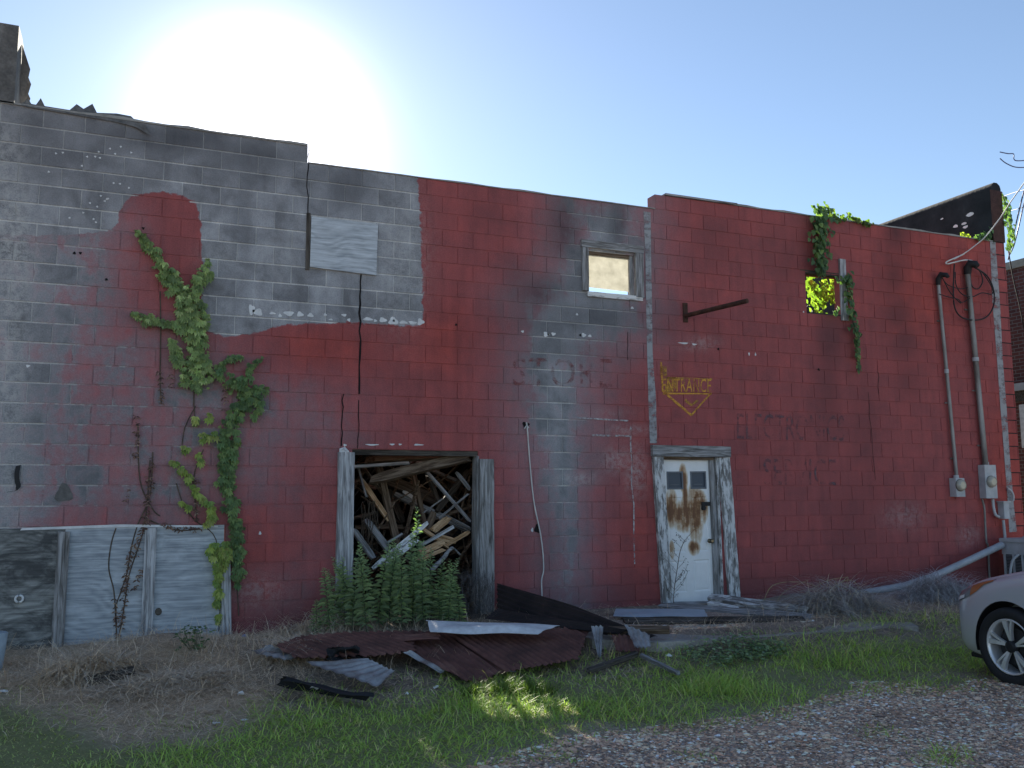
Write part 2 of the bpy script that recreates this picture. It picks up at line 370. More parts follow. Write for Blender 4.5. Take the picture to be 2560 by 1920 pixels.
building = empty('abandoned_building', (5.0, 7.0, -0.1), 'long roofless concrete block building with peeling red and gray paint', 'building')
OPEN = [(2.985, -0.6, 4.545, 9 * CH),               # collapsed bay
        (2.47, 19 * CH + .02, 3.22, 22 * CH - .02),   # boarded window
        (6.09, 19 * CH, 6.80, 22 * CH - .06),        # cloudy window
        (9.69, 19 * CH - .01, 10.40, 22 * CH - .03), # broken out window
        (7.10, -0.6, 8.06, 1.88),                    # door
        (-3.6, -0.6, 1.60, 5 * CH - .03)]            # boarded bay on the left
def wall_top(x): return 26 * CH if (x < 2.392 or x > 7.145) else 25 * CH
# --- the mortar core with reveals
xs = set(np.round(np.arange(X_L, X_R + .01, BL / 2), 4)); zs = set(np.round(np.arange(-3, 27) * CH, 4))
for a, b, c, d in OPEN: xs |= {a, c}; zs |= {b, d}
xs |= {2.392, 7.145, X_R}
xs = sorted(x for x in xs if X_L - 1e-6 <= x <= X_R); zs = sorted(z for z in zs if z > -.65)
def solid(x, z):
    if x < X_L or x > X_R or z > wall_top(x) or z < zs[0]: return False
    return not any(a < x < c and b < z < d for a, b, c, d in OPEN)
cv = []; cf = []
def cq(*q):
    b = len(cv); cv.extend(q); cf.append((b, b + 1, b + 2, b + 3))
Y0c, Y1c = 0.0055, THICK
for i in range(len(xs) - 1):
    for j in range(len(zs) - 1):
        x0, x1, z0, z1 = xs[i], xs[i + 1], zs[j], zs[j + 1]; mx, mz = (x0 + x1) / 2, (z0 + z1) / 2
        if x1 - x0 < 1e-4 or not solid(mx, mz): continue
        cq((x0, Y0c, z0), (x1, Y0c, z0), (x1, Y0c, z1), (x0, Y0c, z1)); cq((x0, Y1c, z0), (x0, Y1c, z1), (x1, Y1c, z1), (x1, Y1c, z0))
        ex0 = (xs[i - 1] + x0) / 2 if i else x0 - 1; ex1 = (xs[i + 2] + x1) / 2 if i + 2 < len(xs) else x1 + 1
        ez0 = (zs[j - 1] + z0) / 2 if j else z0 - 1; ez1 = (zs[j + 2] + z1) / 2 if j + 2 < len(zs) else z1 + 1
        if not solid(ex0, mz): cq((x0, Y0c, z0), (x0, Y0c, z1), (x0, Y1c, z1), (x0, Y1c, z0))
        if not solid(ex1, mz): cq((x1, Y0c, z0), (x1, Y1c, z0), (x1, Y1c, z1), (x1, Y0c, z1))
        if not solid(mx, ez0): cq((x0, Y0c, z0), (x0, Y1c, z0), (x1, Y1c, z0), (x1, Y0c, z0))
        if not solid(mx, ez1): cq((x0, Y0c, z1), (x1, Y0c, z1), (x1, Y1c, z1), (x0, Y1c, z1))
cv = np.array(cv)
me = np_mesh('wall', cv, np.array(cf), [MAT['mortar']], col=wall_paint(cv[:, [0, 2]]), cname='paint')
ta = me.attributes.new('edge', 'FLOAT', 'POINT'); ta.data.foreach_set('value', bare_edge(cv[:, [0, 2]]).astype(np.float32))
ta = me.attributes.new('tone', 'FLOAT', 'POINT'); ta.data.foreach_set('value', np.full(len(cv), .5, np.float32))
wall = mesh_obj('wall', me, building)
# --- every block of the face
def block_geo(x0, z0, x1, z1, y, nx=4, nz=2, b=.007):
    xx = np.linspace(x0 + b, x1 - b, nx + 1); zz = np.linspace(z0 + b, z1 - b, nz + 1)
    V = [(x, y + rng.uniform(-.0006, .0006), z) for z in zz for x in xx]; F = []
    for j in range(nz):
        for i in range(nx): F.append((j * (nx + 1) + i, j * (nx + 1) + i + 1, (j + 1) * (nx + 1) + i + 1, (j + 1) * (nx + 1) + i))
    ring = [i for i in range(nx + 1)] + [j * (nx + 1) + nx for j in range(1, nz + 1)] + [nz * (nx + 1) + i for i in range(nx - 1, -1, -1)] + [j * (nx + 1) for j in range(nz - 1, 0, -1)]
    o = len(V); m = len(ring); jit = [rng.uniform(-.0025, .0025, 2) for _ in ring]
    for r_i, jv in zip(ring, jit):
        x, _, z = V[r_i]; V.append((min(max(x + (b if x > (x0 + x1) / 2 else -b) * (1 if r_i % (nx + 1) in (0, nx) else 0) + jv[0], x0), x1), 0.018, min(max(z + ((b if z > (z0 + z1) / 2 else -b) if r_i < nx + 1 or r_i >= nz * (nx + 1) else 0) + jv[1], z0), z1)))
    for i in range(m): F.append((ring[i], o + i, o + (i + 1) % m, ring[(i + 1) % m]))
    return V, F
pieces = []
for n in range(-2, 26):
    z0, z1 = n * CH, (n + 1) * CH; off = 0.0 if n % 2 else BL / 2
    for kx in range(int((X_L - off) / BL) - 1, int((X_R - off) / BL) + 2):
        x0, x1 = kx * BL + off, (kx + 1) * BL + off
        rects = [(max(x0, X_L), z0, min(x1, X_R), z1)]
        if n == 25:
            rects = [r for a, c in ((X_L, 2.392), (7.145, X_R)) for r in [(max(rects[0][0], a), z0, min(rects[0][2], c), z1)] if r[2] - r[0] > .02]
        for (a, b, c, d) in OPEN:
            nr = []
            for (p, q, r, s) in rects:
                if p >= c or r <= a or q >= d or s <= b: nr.append((p, q, r, s)); continue
                if p < a: nr.append((p, q, a, s))
                if r > c: nr.append((c, q, r, s))
                pp, rr = max(p, a), min(r, c)
                if q < b: nr.append((pp, q, rr, b))
                if s > d: nr.append((pp, d, rr, s))
            rects = nr
        t = rng.uniform(0, 1)
        for (p, q, r, s) in rects:
            if r - p > .03 and s - q > .03: pieces.append((p, q, r, s, t))
def px_area(p, q, r, s, t):
    c = PROJ([(p, 0, q), (r, 0, q), (r, 0, s), (p, 0, s)])
    w = np.clip(c, [0, 0], [2560, 1920]); return abs(np.ptp(w[:, 0]) * (w[3, 1] - w[0, 1] + w[2, 1] - w[1, 1]) / 2)
order = sorted(pieces, key=lambda p: -px_area(*p)); mg = .0042; rest = []
def block_attrs(me, V, t):
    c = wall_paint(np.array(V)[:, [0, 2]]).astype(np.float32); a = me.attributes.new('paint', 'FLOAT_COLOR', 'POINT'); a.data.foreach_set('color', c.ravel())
    a = me.attributes.new('tone', 'FLOAT', 'POINT'); a.data.foreach_set('value', np.asarray(t, np.float32))
    a = me.attributes.new('edge', 'FLOAT', 'POINT'); a.data.foreach_set('value', bare_edge(np.array(V)[:, [0, 2]]).astype(np.float32))
for i, (p, q, r, s, t) in enumerate(order):
    nx = 4 if r - p > .25 else 2
    V, F = block_geo(p + mg * .45, q + mg * 1.1, r - mg * .45, s - mg * 1.1, rng.uniform(-.0035, .0015), nx, 2, .0045)
    if i < 300:
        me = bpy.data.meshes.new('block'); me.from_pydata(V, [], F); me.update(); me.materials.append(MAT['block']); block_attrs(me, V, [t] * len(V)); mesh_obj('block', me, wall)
    else: rest.append((V, F, t))
V = []; F = []; T = []
for v, f, t in rest:
    b = len(V); V += v; F += [tuple(b + i for i in x) for x in f]; T += [t] * len(v)
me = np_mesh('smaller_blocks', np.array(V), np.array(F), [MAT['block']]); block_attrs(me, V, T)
o = mesh_obj('smaller_blocks', me, wall); o['kind'] = 'stuff'

# --- end walls, back wall, parapet
MAT['end_block'] = mottled('dark_lichen_block', [(.3, (.085, .083, .08)), (.55, (.16, .155, .15)), (.75, (.27, .265, .25))], 4, rough=.9, bump=.5, fine=30)
MAT['red_stucco'] = mottled('faded_red_stucco', [(.3, (.05, .03, .028)), (.6, (.085, .045, .04)), (.85, (.15, .11, .10))], 5, rough=.9, bump=.5, fine=30)
MAT['coping'] = mottled('gray_coping', [(.3, (.20, .20, .19)), (.7, (.40, .39, .37))], 4, rough=.85, bump=.4)
def ragged_wall(name, m, parent, x0, x1, prof, zb):
    """wall running back from the front: prof = list of (y, top z)"""
    b = MB()
    for (ya, za), (yb, zb2) in zip(prof[:-1], prof[1:]):
        b.add([(x0, ya, zb), (x1, ya, zb), (x1, yb, zb), (x0, yb, zb), (x0, ya, za), (x1, ya, za), (x1, yb, zb2), (x0, yb, zb2)], [(4, 5, 6, 7), (1, 2, 6, 5), (3, 0, 4, 7)])
    ya, za = prof[0]; yb, zb2 = prof[-1]
    b.add([(x0, ya, zb), (x1, ya, zb), (x1, ya, za), (x0, ya, za)], [(0, 1, 2, 3)]); b.add([(x0, yb, zb), (x0, yb, zb2), (x1, yb, zb2), (x1, yb, zb)], [(0, 1, 2, 3)])
    return b.build(name, m, parent)
prof = [(-.012, 6.36), (.25, 6.37), (.5, 6.33), (.62, 6.2), (.8, 6.14), (.95, 5.95), (1.15, 5.9), (1.4, 5.7), (2.2, 5.6), (4, 5.5), (9, 5.4), (DEPTH, 5.4)]
lw = ragged_wall('end_wall', MAT['end_block'], building, -1.12, -.69, [(y, z) for y, z in prof], 26 * CH + .003); lw['label'] = 'dark block parapet end rising over the left of the wall'
ragged_wall('end_wall', MAT['end_block'], building, -3.25, -3.05, [(THICK, 5.4), (DEPTH, 5.4)], -.3)
rw = ragged_wall('end_wall', MAT['tar'], building, 13.62, 13.848, [(.004, 6.40), (4, 6.41), (DEPTH, 6.41)], -.3); rw['label'] = 'end wall with a black tarred inner face above the roof line'
b = MB(); b.box((13.60, -.014, 26 * CH + .004), (13.86, .0, 6.37)); b.build('parapet_end', MAT['red_stucco'], building)
b = MB(); b.tube([(13.73, -.01, 6.395), (13.73, 5, 6.40), (13.73, DEPTH, 6.40)], .115, 10); b.build('coping', MAT['tar'], rw)
b = MB(); b.box((-3.05, DEPTH - .2, -.3), (13.62, DEPTH, 4.6)); b.build('back_wall', MAT['end_block'], building)
# white flakes on the tarred face
b = MB()
for px, py, s in [(2426, 536, .045), (2411, 559, .03), (2389, 566, .035), (2414, 567, .03), (2355, 547, .02)]:
    d = ray(px, py); P = CAM + d * (13.615 - CAM[0]) / d[0]
    b.add([(13.612, P[1] + s * 2.2 * math.cos(a) * rng.uniform(.6, 1), P[2] + s * math.sin(a) * rng.uniform(.6, 1)) for a in np.linspace(0, 6.28, 9)[:-1]], [tuple(range(8))])
    b.build('flaked_patch', MAT['white_paint'], rw); b = MB()
# --- caps on the wall top: thin uneven mortar cap, torn metal flashing
b = MB()
def cap(xa, xb, z, h=.018):
    n = max(2, int((xb - xa) / .22)); x = xa
    pts = [(xa + (xb - xa) * i / n, z + h * (.35 + .65 * abs(vnoise(xa + i * .77, 0, 2.1)))) for i in range(n + 1)]
    for (p, zp), (q, zq) in zip(pts[:-1], pts[1:]):
        b.add([(p, -.012, z - .004), (q, -.012, z - .004), (q, .21, z - .004), (p, .21, z - .004), (p, -.012, zp), (q, -.012, zq), (q, .21, zq), (p, .21, zp)], [(4, 5, 6, 7), (0, 1, 5, 4), (2, 3, 7, 6), (1, 2, 6, 5), (3, 0, 4, 7)])
for _a in ((-3.2, 2.388, 26 * CH, .035), (2.396, 7.14, 25 * CH, .02), (8.45, 13.58, 26 * CH, .03)):
    b = MB(); cap(*_a); b.build('wall_cap', MAT['coping'], building)
b = MB(); b.box((7.30, -.03, 26 * CH + .002), (8.50, .22, 26 * CH + .03), bev=.006); o = b.build('loose_coping_board', MAT['gray_wood'], building)
b = MB()
ragp = [(-.66, 5.50), (-.57, 5.60), (-.52, 5.53), (-.46, 5.66), (-.40, 5.53), (-.2, 5.52), (-.10, 5.61), (-.03, 5.57), (.05, 5.68), (.10, 5.58), (.3, 5.60), (.45, 5.56), (.52, 5.5), (.62, 5.47), (.66, 5.36)]
for (p, zp), (q, zq) in zip(ragp[:-1], ragp[1:]):
    b.add([(p, .04 + .05 * math.sin(p * 9), 5.46), (q, .04 + .05 * math.sin(q * 9), 5.46), (q, .10 + .06 * math.sin(q * 23), zq), (p, .10 + .06 * math.sin(p * 23), zp)], [(0, 1, 2, 3)])
for i in range(6):
    y = .3 + i * .12; b.add([(-.688, y, 6.3 - i * .16), (-.60 + .03 * math.sin(i * 3), y + .05, 6.05 - i * .12), (-.64, y + .1, 5.8 - i * .05), (-.688, y + .14, 5.6)], [(0, 1, 2, 3)])
b.build('torn_roofing_felt', MAT['end_block'], building)
b = MB()
b.add([(-.62, -.02, 5.475), (.30, -.02, 5.44), (.50, -.03, 5.41), (.66, -.05, 5.33), (.60, -.015, 5.46), (.3, .0, 5.50), (-.62, .0, 5.52)], [(0, 1, 5, 6), (1, 2, 4, 5), (2, 3, 4)])
b.build('bent_flashing', MAT['end_block'], building)

# --- boards: grain along local X
def board(name, m, a, c, width, thick, normal=(0, -1, 0), parent=None, ragged=0.0, segs=6, bow=0.0, wob=.003):
    a = Vector(a); c = Vector(c); X = (c - a); L = X.length; X.normalize(); N = Vector(normal); Yv = N.cross(X).normalized(); N = X.cross(Yv).normalized()
    b = MB(); rings = []
    for i in range(segs + 1):
        t = i / segs; w = width / 2 * (1 + random.uniform(-.03, .03)); h = thick / 2
        end = ragged if i in (0, segs) else 0
        offs = [random.uniform(-end, end) * .5 + (random.uniform(0, end) * (-1 if i == 0 else 1)) for _ in range(4)]
        taper = 1 - (.45 * random.random() if end > .02 else 0)
        bz = bow * math.sin(math.pi * t) + random.uniform(-wob, wob)
        rings.append([(t * L - L / 2 + offs[0], -w * taper, -h + bz), (t * L - L / 2 + offs[1], w * taper, -h + bz), (t * L - L / 2 + offs[2], w * taper, h + bz), (t * L - L / 2 + offs[3], -w * taper, h + bz)])
    vs = [v for r_ in rings for v in r_]; fs = [(i * 4 + j, i * 4 + (j + 1) % 4, i * 4 + 4 + (j + 1) % 4, i * 4 + 4 + j) for i in range(segs) for j in range(4)] + [(3, 2, 1, 0), tuple(segs * 4 + j for j in range(4))]
    b.add(vs, fs)
    c0 = (a + c) / 2
    Mx = Matrix(((X.x, Yv.x, N.x, c0.x), (X.y, Yv.y, N.y, c0.y), (X.z, Yv.z, N.z, c0.z), (0, 0, 0, 1)))
    o = b.build(name, m, parent, Mx); return o
def vboard(name, m, x0, x1, z0, z1, y, thick=.03, parent=None, vertical=True, **kw):
    """board flat on the wall face with its front at y"""
    if vertical: return board(name, m, ((x0 + x1) / 2, y + thick / 2, z0), ((x0 + x1) / 2, y + thick / 2, z1), x1 - x0, thick, (0, -1, 0), parent, **kw)
    return board(name, m, (x0, y + thick / 2, (z0 + z1) / 2), (x1, y + thick / 2, (z0 + z1) / 2), z1 - z0, thick, (0, -1, 0), parent, **kw)

# plywood with long wavy figure
def plywood(name, lo, hi, blotch, scale=1.0, cover=.5):
    k = NT(name); o = k.obj(); warp = k.noise(k.map(o, (.8, 1, 1.6)), 1.3 * scale, 3, .5)
    sz = k.n('SeparateXYZ', {'Vector': o}); zz = k.math('ADD', sz.outputs['Z'], k.math('MULTIPLY', warp, .9))
    w = k.math('FRACT', k.math('MULTIPLY', zz, 11.0)); w = k.math('ABSOLUTE', k.math('SUBTRACT', w, .5))
    g = k.noise(k.map(o, (1.6, 1, 38)), 1.6, 6, .65); big = k.noise(k.map(o, (.9, 1, 2.0)), 2.1, 7, .68, .6)
    f = k.math('ADD', k.math('MULTIPLY', w, .55), k.math('MULTIPLY', g, .8))
    c = k.mix(k.ramp(f, [(.3, 0), (.8, 1)]), lo, hi)
    c = k.mix(k.ramp(big, [(cover - .05, 0), (cover + .10, .9)]), c, blotch)
    c = k.mix(.5, c, k.ramp(g, [(.3, .55), (.65, 1.2)]), 'MULTIPLY')
    k.bsdf(c, .85, 0, k.bump(g, .3, .004), .2); return k.m
MAT['ply_window'] = plywood('gray_window_plywood', (.32, .355, .39), (.60, .645, .69), (.54, .585, .63), 1.0, .55)
MAT['ply_bay'] = plywood('gray_bay_plywood', (.27, .30, .335), (.48, .52, .56), (.54, .58, .62), 1.0, .56)
MAT['ply_dark'] = plywood('stained_bay_plywood', (.16, .165, .16), (.36, .37, .36), (.065, .068, .07), 1.0, .47)

# --- boarded window
bw = reg(bpy.data.objects.new('boarded_window', None), building); bw['label'] = 'small upper window covered with gray plywood'
vboard('side_board', MAT['dark_wood'], 2.395, 2.44, 19 * CH - .03, 22 * CH + .02, -.018, .05, bw)
b = MB(); p = [WP(779, 541, -.03), WP(945, 560, -.03), WP(941, 688, -.03), WP(775, 667, -.03)]
b.add([v for v in p] + [v + Vector((0, .022, 0)) for v in p], [(3, 2, 1, 0), (4, 5, 6, 7), (0, 1, 5, 4), (1, 2, 6, 5), (2, 3, 7, 6), (3, 0, 4, 7)]); b.build('plywood_sheet', MAT['ply_window'], bw)
b = MB(); b.box((2.47, .17, 4.0), (3.22, .19, 4.7)); b.build('backing', MAT['dark_wood'], bw)

# --- cloudy window
cw = reg(bpy.data.objects.new('cloudy_window', None), building); cw['label'] = 'small upper window with a cloudy pane glowing from behind'
vboard('casing', MAT['gray_wood'], 5.985, 6.93, 4.615, 4.715, -.04, .05, cw, vertical=False)
vboard('casing', MAT['gray_wood'], 5.995, 6.085, 4.03, 4.612, -.035, .05, cw)
vboard('casing', MAT['gray_wood'], 6.80, 6.92, 4.00, 4.612, -.035, .05, cw)
vboard('sill', MAT['white_wood'], 6.07, 6.90, 3.955, 4.02, -.03, .04, cw, vertical=False)
vboard('inner_frame', MAT['gray_wood'], 6.735, 6.80, 4.02, 4.60, .03, .05, cw); vboard('inner_frame', MAT['gray_wood'], 6.09, 6.12, 4.02, 4.60, .03, .05, cw)
vboard('inner_frame', MAT['brown_wood'], 6.12, 6.735, 4.545, 4.60, .03, .05, cw, vertical=False)
k = NT('cloudy_pane'); o = k.obj(); dn = k.noise(o, 7, 6, .7); sp = k.noise(o, 40, 3, .6)
tr = k.n('BsdfTranslucent', {'Color': k.mix(k.ramp(dn, [(.35, 0), (.7, 1)]), (.44, .43, .38), (.58, .57, .52))}); df = k.n('BsdfDiffuse', {'Color': (.55, .54, .50, 1)})
MAT['cloudy'] = k.surf(k.n('MixShader', {0: .30, 1: tr.outputs[0], 2: df.outputs[0]}).outputs[0])
b = MB(); b.add([(6.12, .06, 4.10), (6.735, .06, 4.085), (6.735, .06, 4.55), (6.12, .06, 4.55)], [(0, 1, 2, 3)]); b.add([(6.12, .064, 4.10), (6.735, .064, 4.085), (6.735, .064, 4.55), (6.12, .064, 4.55)], [(3, 2, 1, 0)]); b.build('pane', MAT['cloudy'], cw)

# --- broken-out window with an upright board
ow = reg(bpy.data.objects.new('broken_window', None), building); ow['label'] = 'small upper window without glass, bright leaves behind it'
vboard('upright_board', MAT['pale_wood'], 10.315, 10.43, 3.93, 4.87, -.035, .03, ow)
vboard('lintel', MAT['dark_wood'], 9.60, 10.45, 4.60, 4.66, .0, .1, ow, vertical=False)
vboard('sill', MAT['dark_wood'], 9.69, 10.40, 3.985, 4.025, .02, .1, ow, vertical=False)
b = MB(); b.tube([WP(2026, 775, .02) + Vector((.06 * math.cos(a), .01, .06 * math.sin(a))) for a in np.linspace(0, 6.28, 14)], .018, 6); b.build('hanging_ring', MAT['black'], ow)

# --- collapsed bay: posts, head
vboard('bay_post', MAT['pale_wood'], 2.815, 3.005, -.12, 1.86, -.045, .05, building)
vboard('bay_post', MAT['gray_wood'], 4.55, 4.735, -.12, 1.80, -.05, .05, building)
board('bay_jamb', MAT['gray_wood'], (4.535, .07, -.12), (4.535, .07, 1.84), .16, .03, (-1, 0, 0), building)
board('bay_jamb', MAT['dark_wood'], (2.995, .08, -.12), (2.995, .08, 1.84), .16, .02, (1, 0, 0), building)
vboard('bay_head', MAT['dark_wood'], 2.92, 4.60, 1.835, 1.90, .02, .14, building, vertical=False)
b = MB(); q = WP(858, 1128, -.03)
b.tube([q + Vector((.035 * math.cos(a), 0, .03 * math.sin(a))) for a in np.linspace(0, 6.0, 12)], .014, 6); b.add([q + Vector((x, -.002, z)) for x, z in [(-.05, -.06), (.06, -.06), (.07, .0), (.02, .05), (-.045, .03)]], [(0, 1, 2, 3, 4)]); b.build('conduit_stub', MAT['white_paint'], building)

# --- door
door = reg(bpy.data.objects.new('door', None), building); door['label'] = 'rust-streaked white panel door in a weathered wooden frame'
vboard('casing', MAT['gray_wood'], 6.985, 8.225, 1.865, 2.012, -.06, .06, door, vertical=False)
board('casing', MAT['peel_wood'], (7.075, -.02, 1.862), (7.165, -.03, -.10), .155, .05, (0, -1, 0), door)
board('casing', MAT['peel_wood'], (8.13, -.02, 1.862), (8.225, -.03, -.06), .175, .05, (0, -1, 0), door)
board('jamb', MAT['peel_wood'], (8.03, .07, 1.86), (8.05, .07, -.06), .17, .035, (-1, 0, 0), door)
board('jamb', MAT['gray_wood'], (7.96, .035, 1.84), (7.985, .035, -.08), .085, .04, (0, -1, 0), door)
vboard('head_stop', MAT['brown_wood'], 7.14, 7.98, 1.825, 1.866, .0, .08, door, vertical=False)
board('threshold', MAT['gray_wood'], (7.08, -.09, -.075), (8.06, -.13, -.095), .16, .05, (0, -.2, 1), door)
k = NT('rust_stained_white_door'); tc = k.n('TexCoord').outputs['Object']; sx = k.n('SeparateXYZ', {'Vector': tc})
def dblob(cx, cz, rx, rz):
    a = k.math('DIVIDE', k.math('SUBTRACT', sx.outputs['X'], cx), rx); c = k.math('DIVIDE', k.math('SUBTRACT', sx.outputs['Z'], cz), rz)
    d = k.math('ADD', k.math('POWER', k.math('ABSOLUTE', a), 2.0), k.math('POWER', k.math('ABSOLUTE', c), 2.0)); return k.math('SUBTRACT', 1.0, d, True)
rs = None
for q in [(.35, 1.35, .05, .42), (.13, 1.25, .12, .30), (.50, 1.18, .15, .48), (.62, 1.25, .10, .25), (.33, 1.15, .25, .25), (.46, .72, .11, .12), (.11, .70, .05, .14), (.33, 1.65, .08, .22), (.52, 1.42, .14, .10)]:
    z = dblob(*q); rs = z if rs is None else k.math('MAXIMUM', rs, z)
st = k.noise(k.map(tc, (14, 14, 1.6)), 1.4, 6, .65); nb = k.noise(tc, 7, 6, .65)
rv = k.math('MULTIPLY', rs, k.ramp(k.math('ADD', k.math('MULTIPLY', st, .6), k.math('MULTIPLY', nb, .5)), [(.38, .1), (.62, 1.3)]))
c = k.mix(k.ramp(nb, [(.3, 0), (.8, 1)]), (.76, .77, .77), (.86, .87, .88))
c = k.mix(k.ramp(rv, [(.04, 0), (.3, .7), (.75, 1)]), c, k.ramp(rv, [(.2, (.55, .42, .24)), (.55, (.36, .20, .085)), (.95, (.17, .075, .035))]))
k.bsdf(c, .55, 0, k.bump(nb, .1, .004), .35); MAT['door'] = k.m
DW, DH, dth = .765, 1.915, .04
def panel_slab():
    """slab with pressed panels; two openings at the top for the lites"""
    xs_ = [0, .07, .325, .44, .695, DW]; zs_ = [0, .14, .56, .66, 1.40, 1.50, 1.74, DH]
    b = MB(); lit = {(1, 5), (3, 5)}; pan = {(1, 1), (3, 1), (1, 3), (3, 3)}
    for i in range(5):
        for j in range(7):
            x0, x1, z0, z1 = xs_[i], xs_[i + 1], zs_[j], zs_[j + 1]
            if (i, j) in lit: continue
            if (i, j) in pan:
                e = .018; g = .045; y1 = .009; y2 = .003
                R0 = [(x0, 0, z0), (x1, 0, z0), (x1, 0, z1), (x0, 0, z1)]
                R1 = [(x0 + e, y1, z0 + e), (x1 - e, y1, z0 + e), (x1 - e, y1, z1 - e), (x0 + e, y1, z1 - e)]
                R2 = [(x0 + g, y2, z0 + g), (x1 - g, y2, z0 + g), (x1 - g, y2, z1 - g), (x0 + g, y2, z1 - g)]
                b.add(R0 + R1 + R2, [(a, (a + 1) % 4, 4 + (a + 1) % 4, 4 + a) for a in range(4)] + [(4 + a, 4 + (a + 1) % 4, 8 + (a + 1) % 4, 8 + a) for a in range(4)] + [(8, 9, 10, 11)])
            else: b.add([(x0, 0, z0), (x1, 0, z0), (x1, 0, z1), (x0, 0, z1)], [(0, 1, 2, 3)])
    b.add([(0, 0, 0), (DW, 0, 0), (DW, 0, DH), (0, 0, DH), (0, dth, 0), (DW, dth, 0), (DW, dth, DH), (0, dth, DH)], [(4, 7, 6, 5), (0, 4, 5, 1), (1, 5, 6, 2), (2, 6, 7, 3), (3, 7, 4, 0)])
    return b
shear = Matrix(((1, 0, -.028, 7.205), (0, 1, 0, .045), (0, 0, 1, -.075), (0, 0, 0, 1)))    # the door has sagged out of plumb
slab = panel_slab().build('door_slab', MAT['door'], door, shear)
k = NT('dark_door_glass'); k.bsdf((.06, .08, .11), .35, 0, None, .25); MAT['dark_glass'] = k.m
for xa in (.07, .44):
    b = MB(); b.box((xa, .012, 1.50), (xa + .255, .02, 1.74)); b.build('door_lite', MAT['dark_glass'], door, shear)
    b = MB()
    for lo, hi in [((xa, -.006, 1.50), (xa + .255, .010, 1.522)), ((xa, -.006, 1.718), (xa + .255, .010, 1.74)), ((xa, -.0055, 1.522), (xa + .022, .010, 1.718)), ((xa + .233, -.0055, 1.522), (xa + .255, .010, 1.718)), ((xa + .06, .006, 1.56), (xa + .195, .0115, 1.568))]: b.box(lo, hi)
    b.build('lite_frame', plain('gray_lite_frame', (.14, .16, .19), .5), door, shear)
b = MB(); b.tube([(.705, 0, .80), (.705, -.03, .80), (.705, -.035, .80), (.705, -.05, .80), (.705, -.075, .80), (.705, -.08, .80)], [.03, .028, .014, .016, .03, .018], 14); k = NT('brass_knob'); k.bsdf((.20, .17, .12), .28, .9); b.build('door_knob', k.m, door, shear)
b = MB(); b.box((.60, -.02, 1.27), (.80, -.004, 1.325), bev=.004); b.box((.595, -.03, 1.215), (.65, -.006, 1.30), bev=.006); b.tube([(.622, -.035, 1.24), (.622, -.005, 1.24)], .03, 12); b.build('hasp', MAT['black'], door, shear)
b = MB(); b.box((7.10, .16, -.2), (8.06, .18, 1.88)); b.build('door_backing', MAT['dark_wood'], door)

# --- boarded bay at the left
bb = reg(bpy.data.objects.new('boarded_bay', None), building); bb['label'] = 'low bay closed with gray plywood sheets and upright battens'
def sheet(name, m, pts, y, th=.018):
    b = MB(); v = [Vector((p[0], y, p[1])) for p in pts]
    b.add(v + [u + Vector((0, th, 0)) for u in v], [(0, 1, 2, 3), (7, 6, 5, 4), (1, 0, 4, 5), (2, 1, 5, 6), (3, 2, 6, 7), (0, 3, 7, 4)]); return b.build(name, m, bb)
def wxz(x, y): q = WP(x, y); return (q.x, q.z)
l0, l1 = wxz(163, 1325), wxz(145, 1628)
sheet('plywood_sheet', MAT['ply_dark'], [(-3.2, -.22), (l1[0], -.24), (l0[0], 1.045), (-3.2, 1.03)], -.022)
m0, m1 = wxz(383, 1322), wxz(362, 1610)
sheet('plywood_sheet', MAT['ply_bay'], [(l1[0] + .004, -.2), (m1[0], -.20), (m0[0], 1.05), (l0[0] + .004, 1.043)], -.018)
sheet('plywood_sheet', MAT['ply_bay'], [(m1[0] + .004, -.2), (1.60, -.18), (1.585, 1.05), (m0[0] + .004, 1.05)], -.020)
def batten(x0, y0, x1, y1, w, m): board('batten', m, WP(x0, y0, -.045), WP(x1, y1, -.045), w, .045, (0, -1, 0), bb, ragged=.006)
batten(160, 1330, 143, 1622, .11, MAT['gray_wood']); batten(378, 1320, 365, 1606, .115, MAT['pale_wood']); batten(564, 1400, 566, 1585, .10, MAT['pale_wood'])
b = MB(); b.add([WP(50, 1326, -.03), WP(300, 1318, -.03), WP(545, 1318, -.028), WP(545, 1314, -.028), WP(300, 1311, -.03), WP(55, 1320, -.03)], [(0, 1, 4, 5), (1, 2, 3, 4)]); b.build('top_drip_edge', MAT['white_paint'], bb)
b = MB(); q = WP(48, 1497, -.03); b.tube([q + Vector((.035 * math.cos(a), -.005, .035 * math.sin(a))) for a in np.linspace(0, 6.28, 14)], .012, 6); b.build('pull_ring', MAT['white_paint'], bb)
b = MB(); q = WP(396, 1529, -.024); b.add([q + Vector((.035 * math.cos(a), -.003, .04 * math.sin(a))) for a in np.linspace(6.28, 0, 12)[:-1]], [tuple(range(11))]); b.build('knot', MAT['dark_wood'], bb)

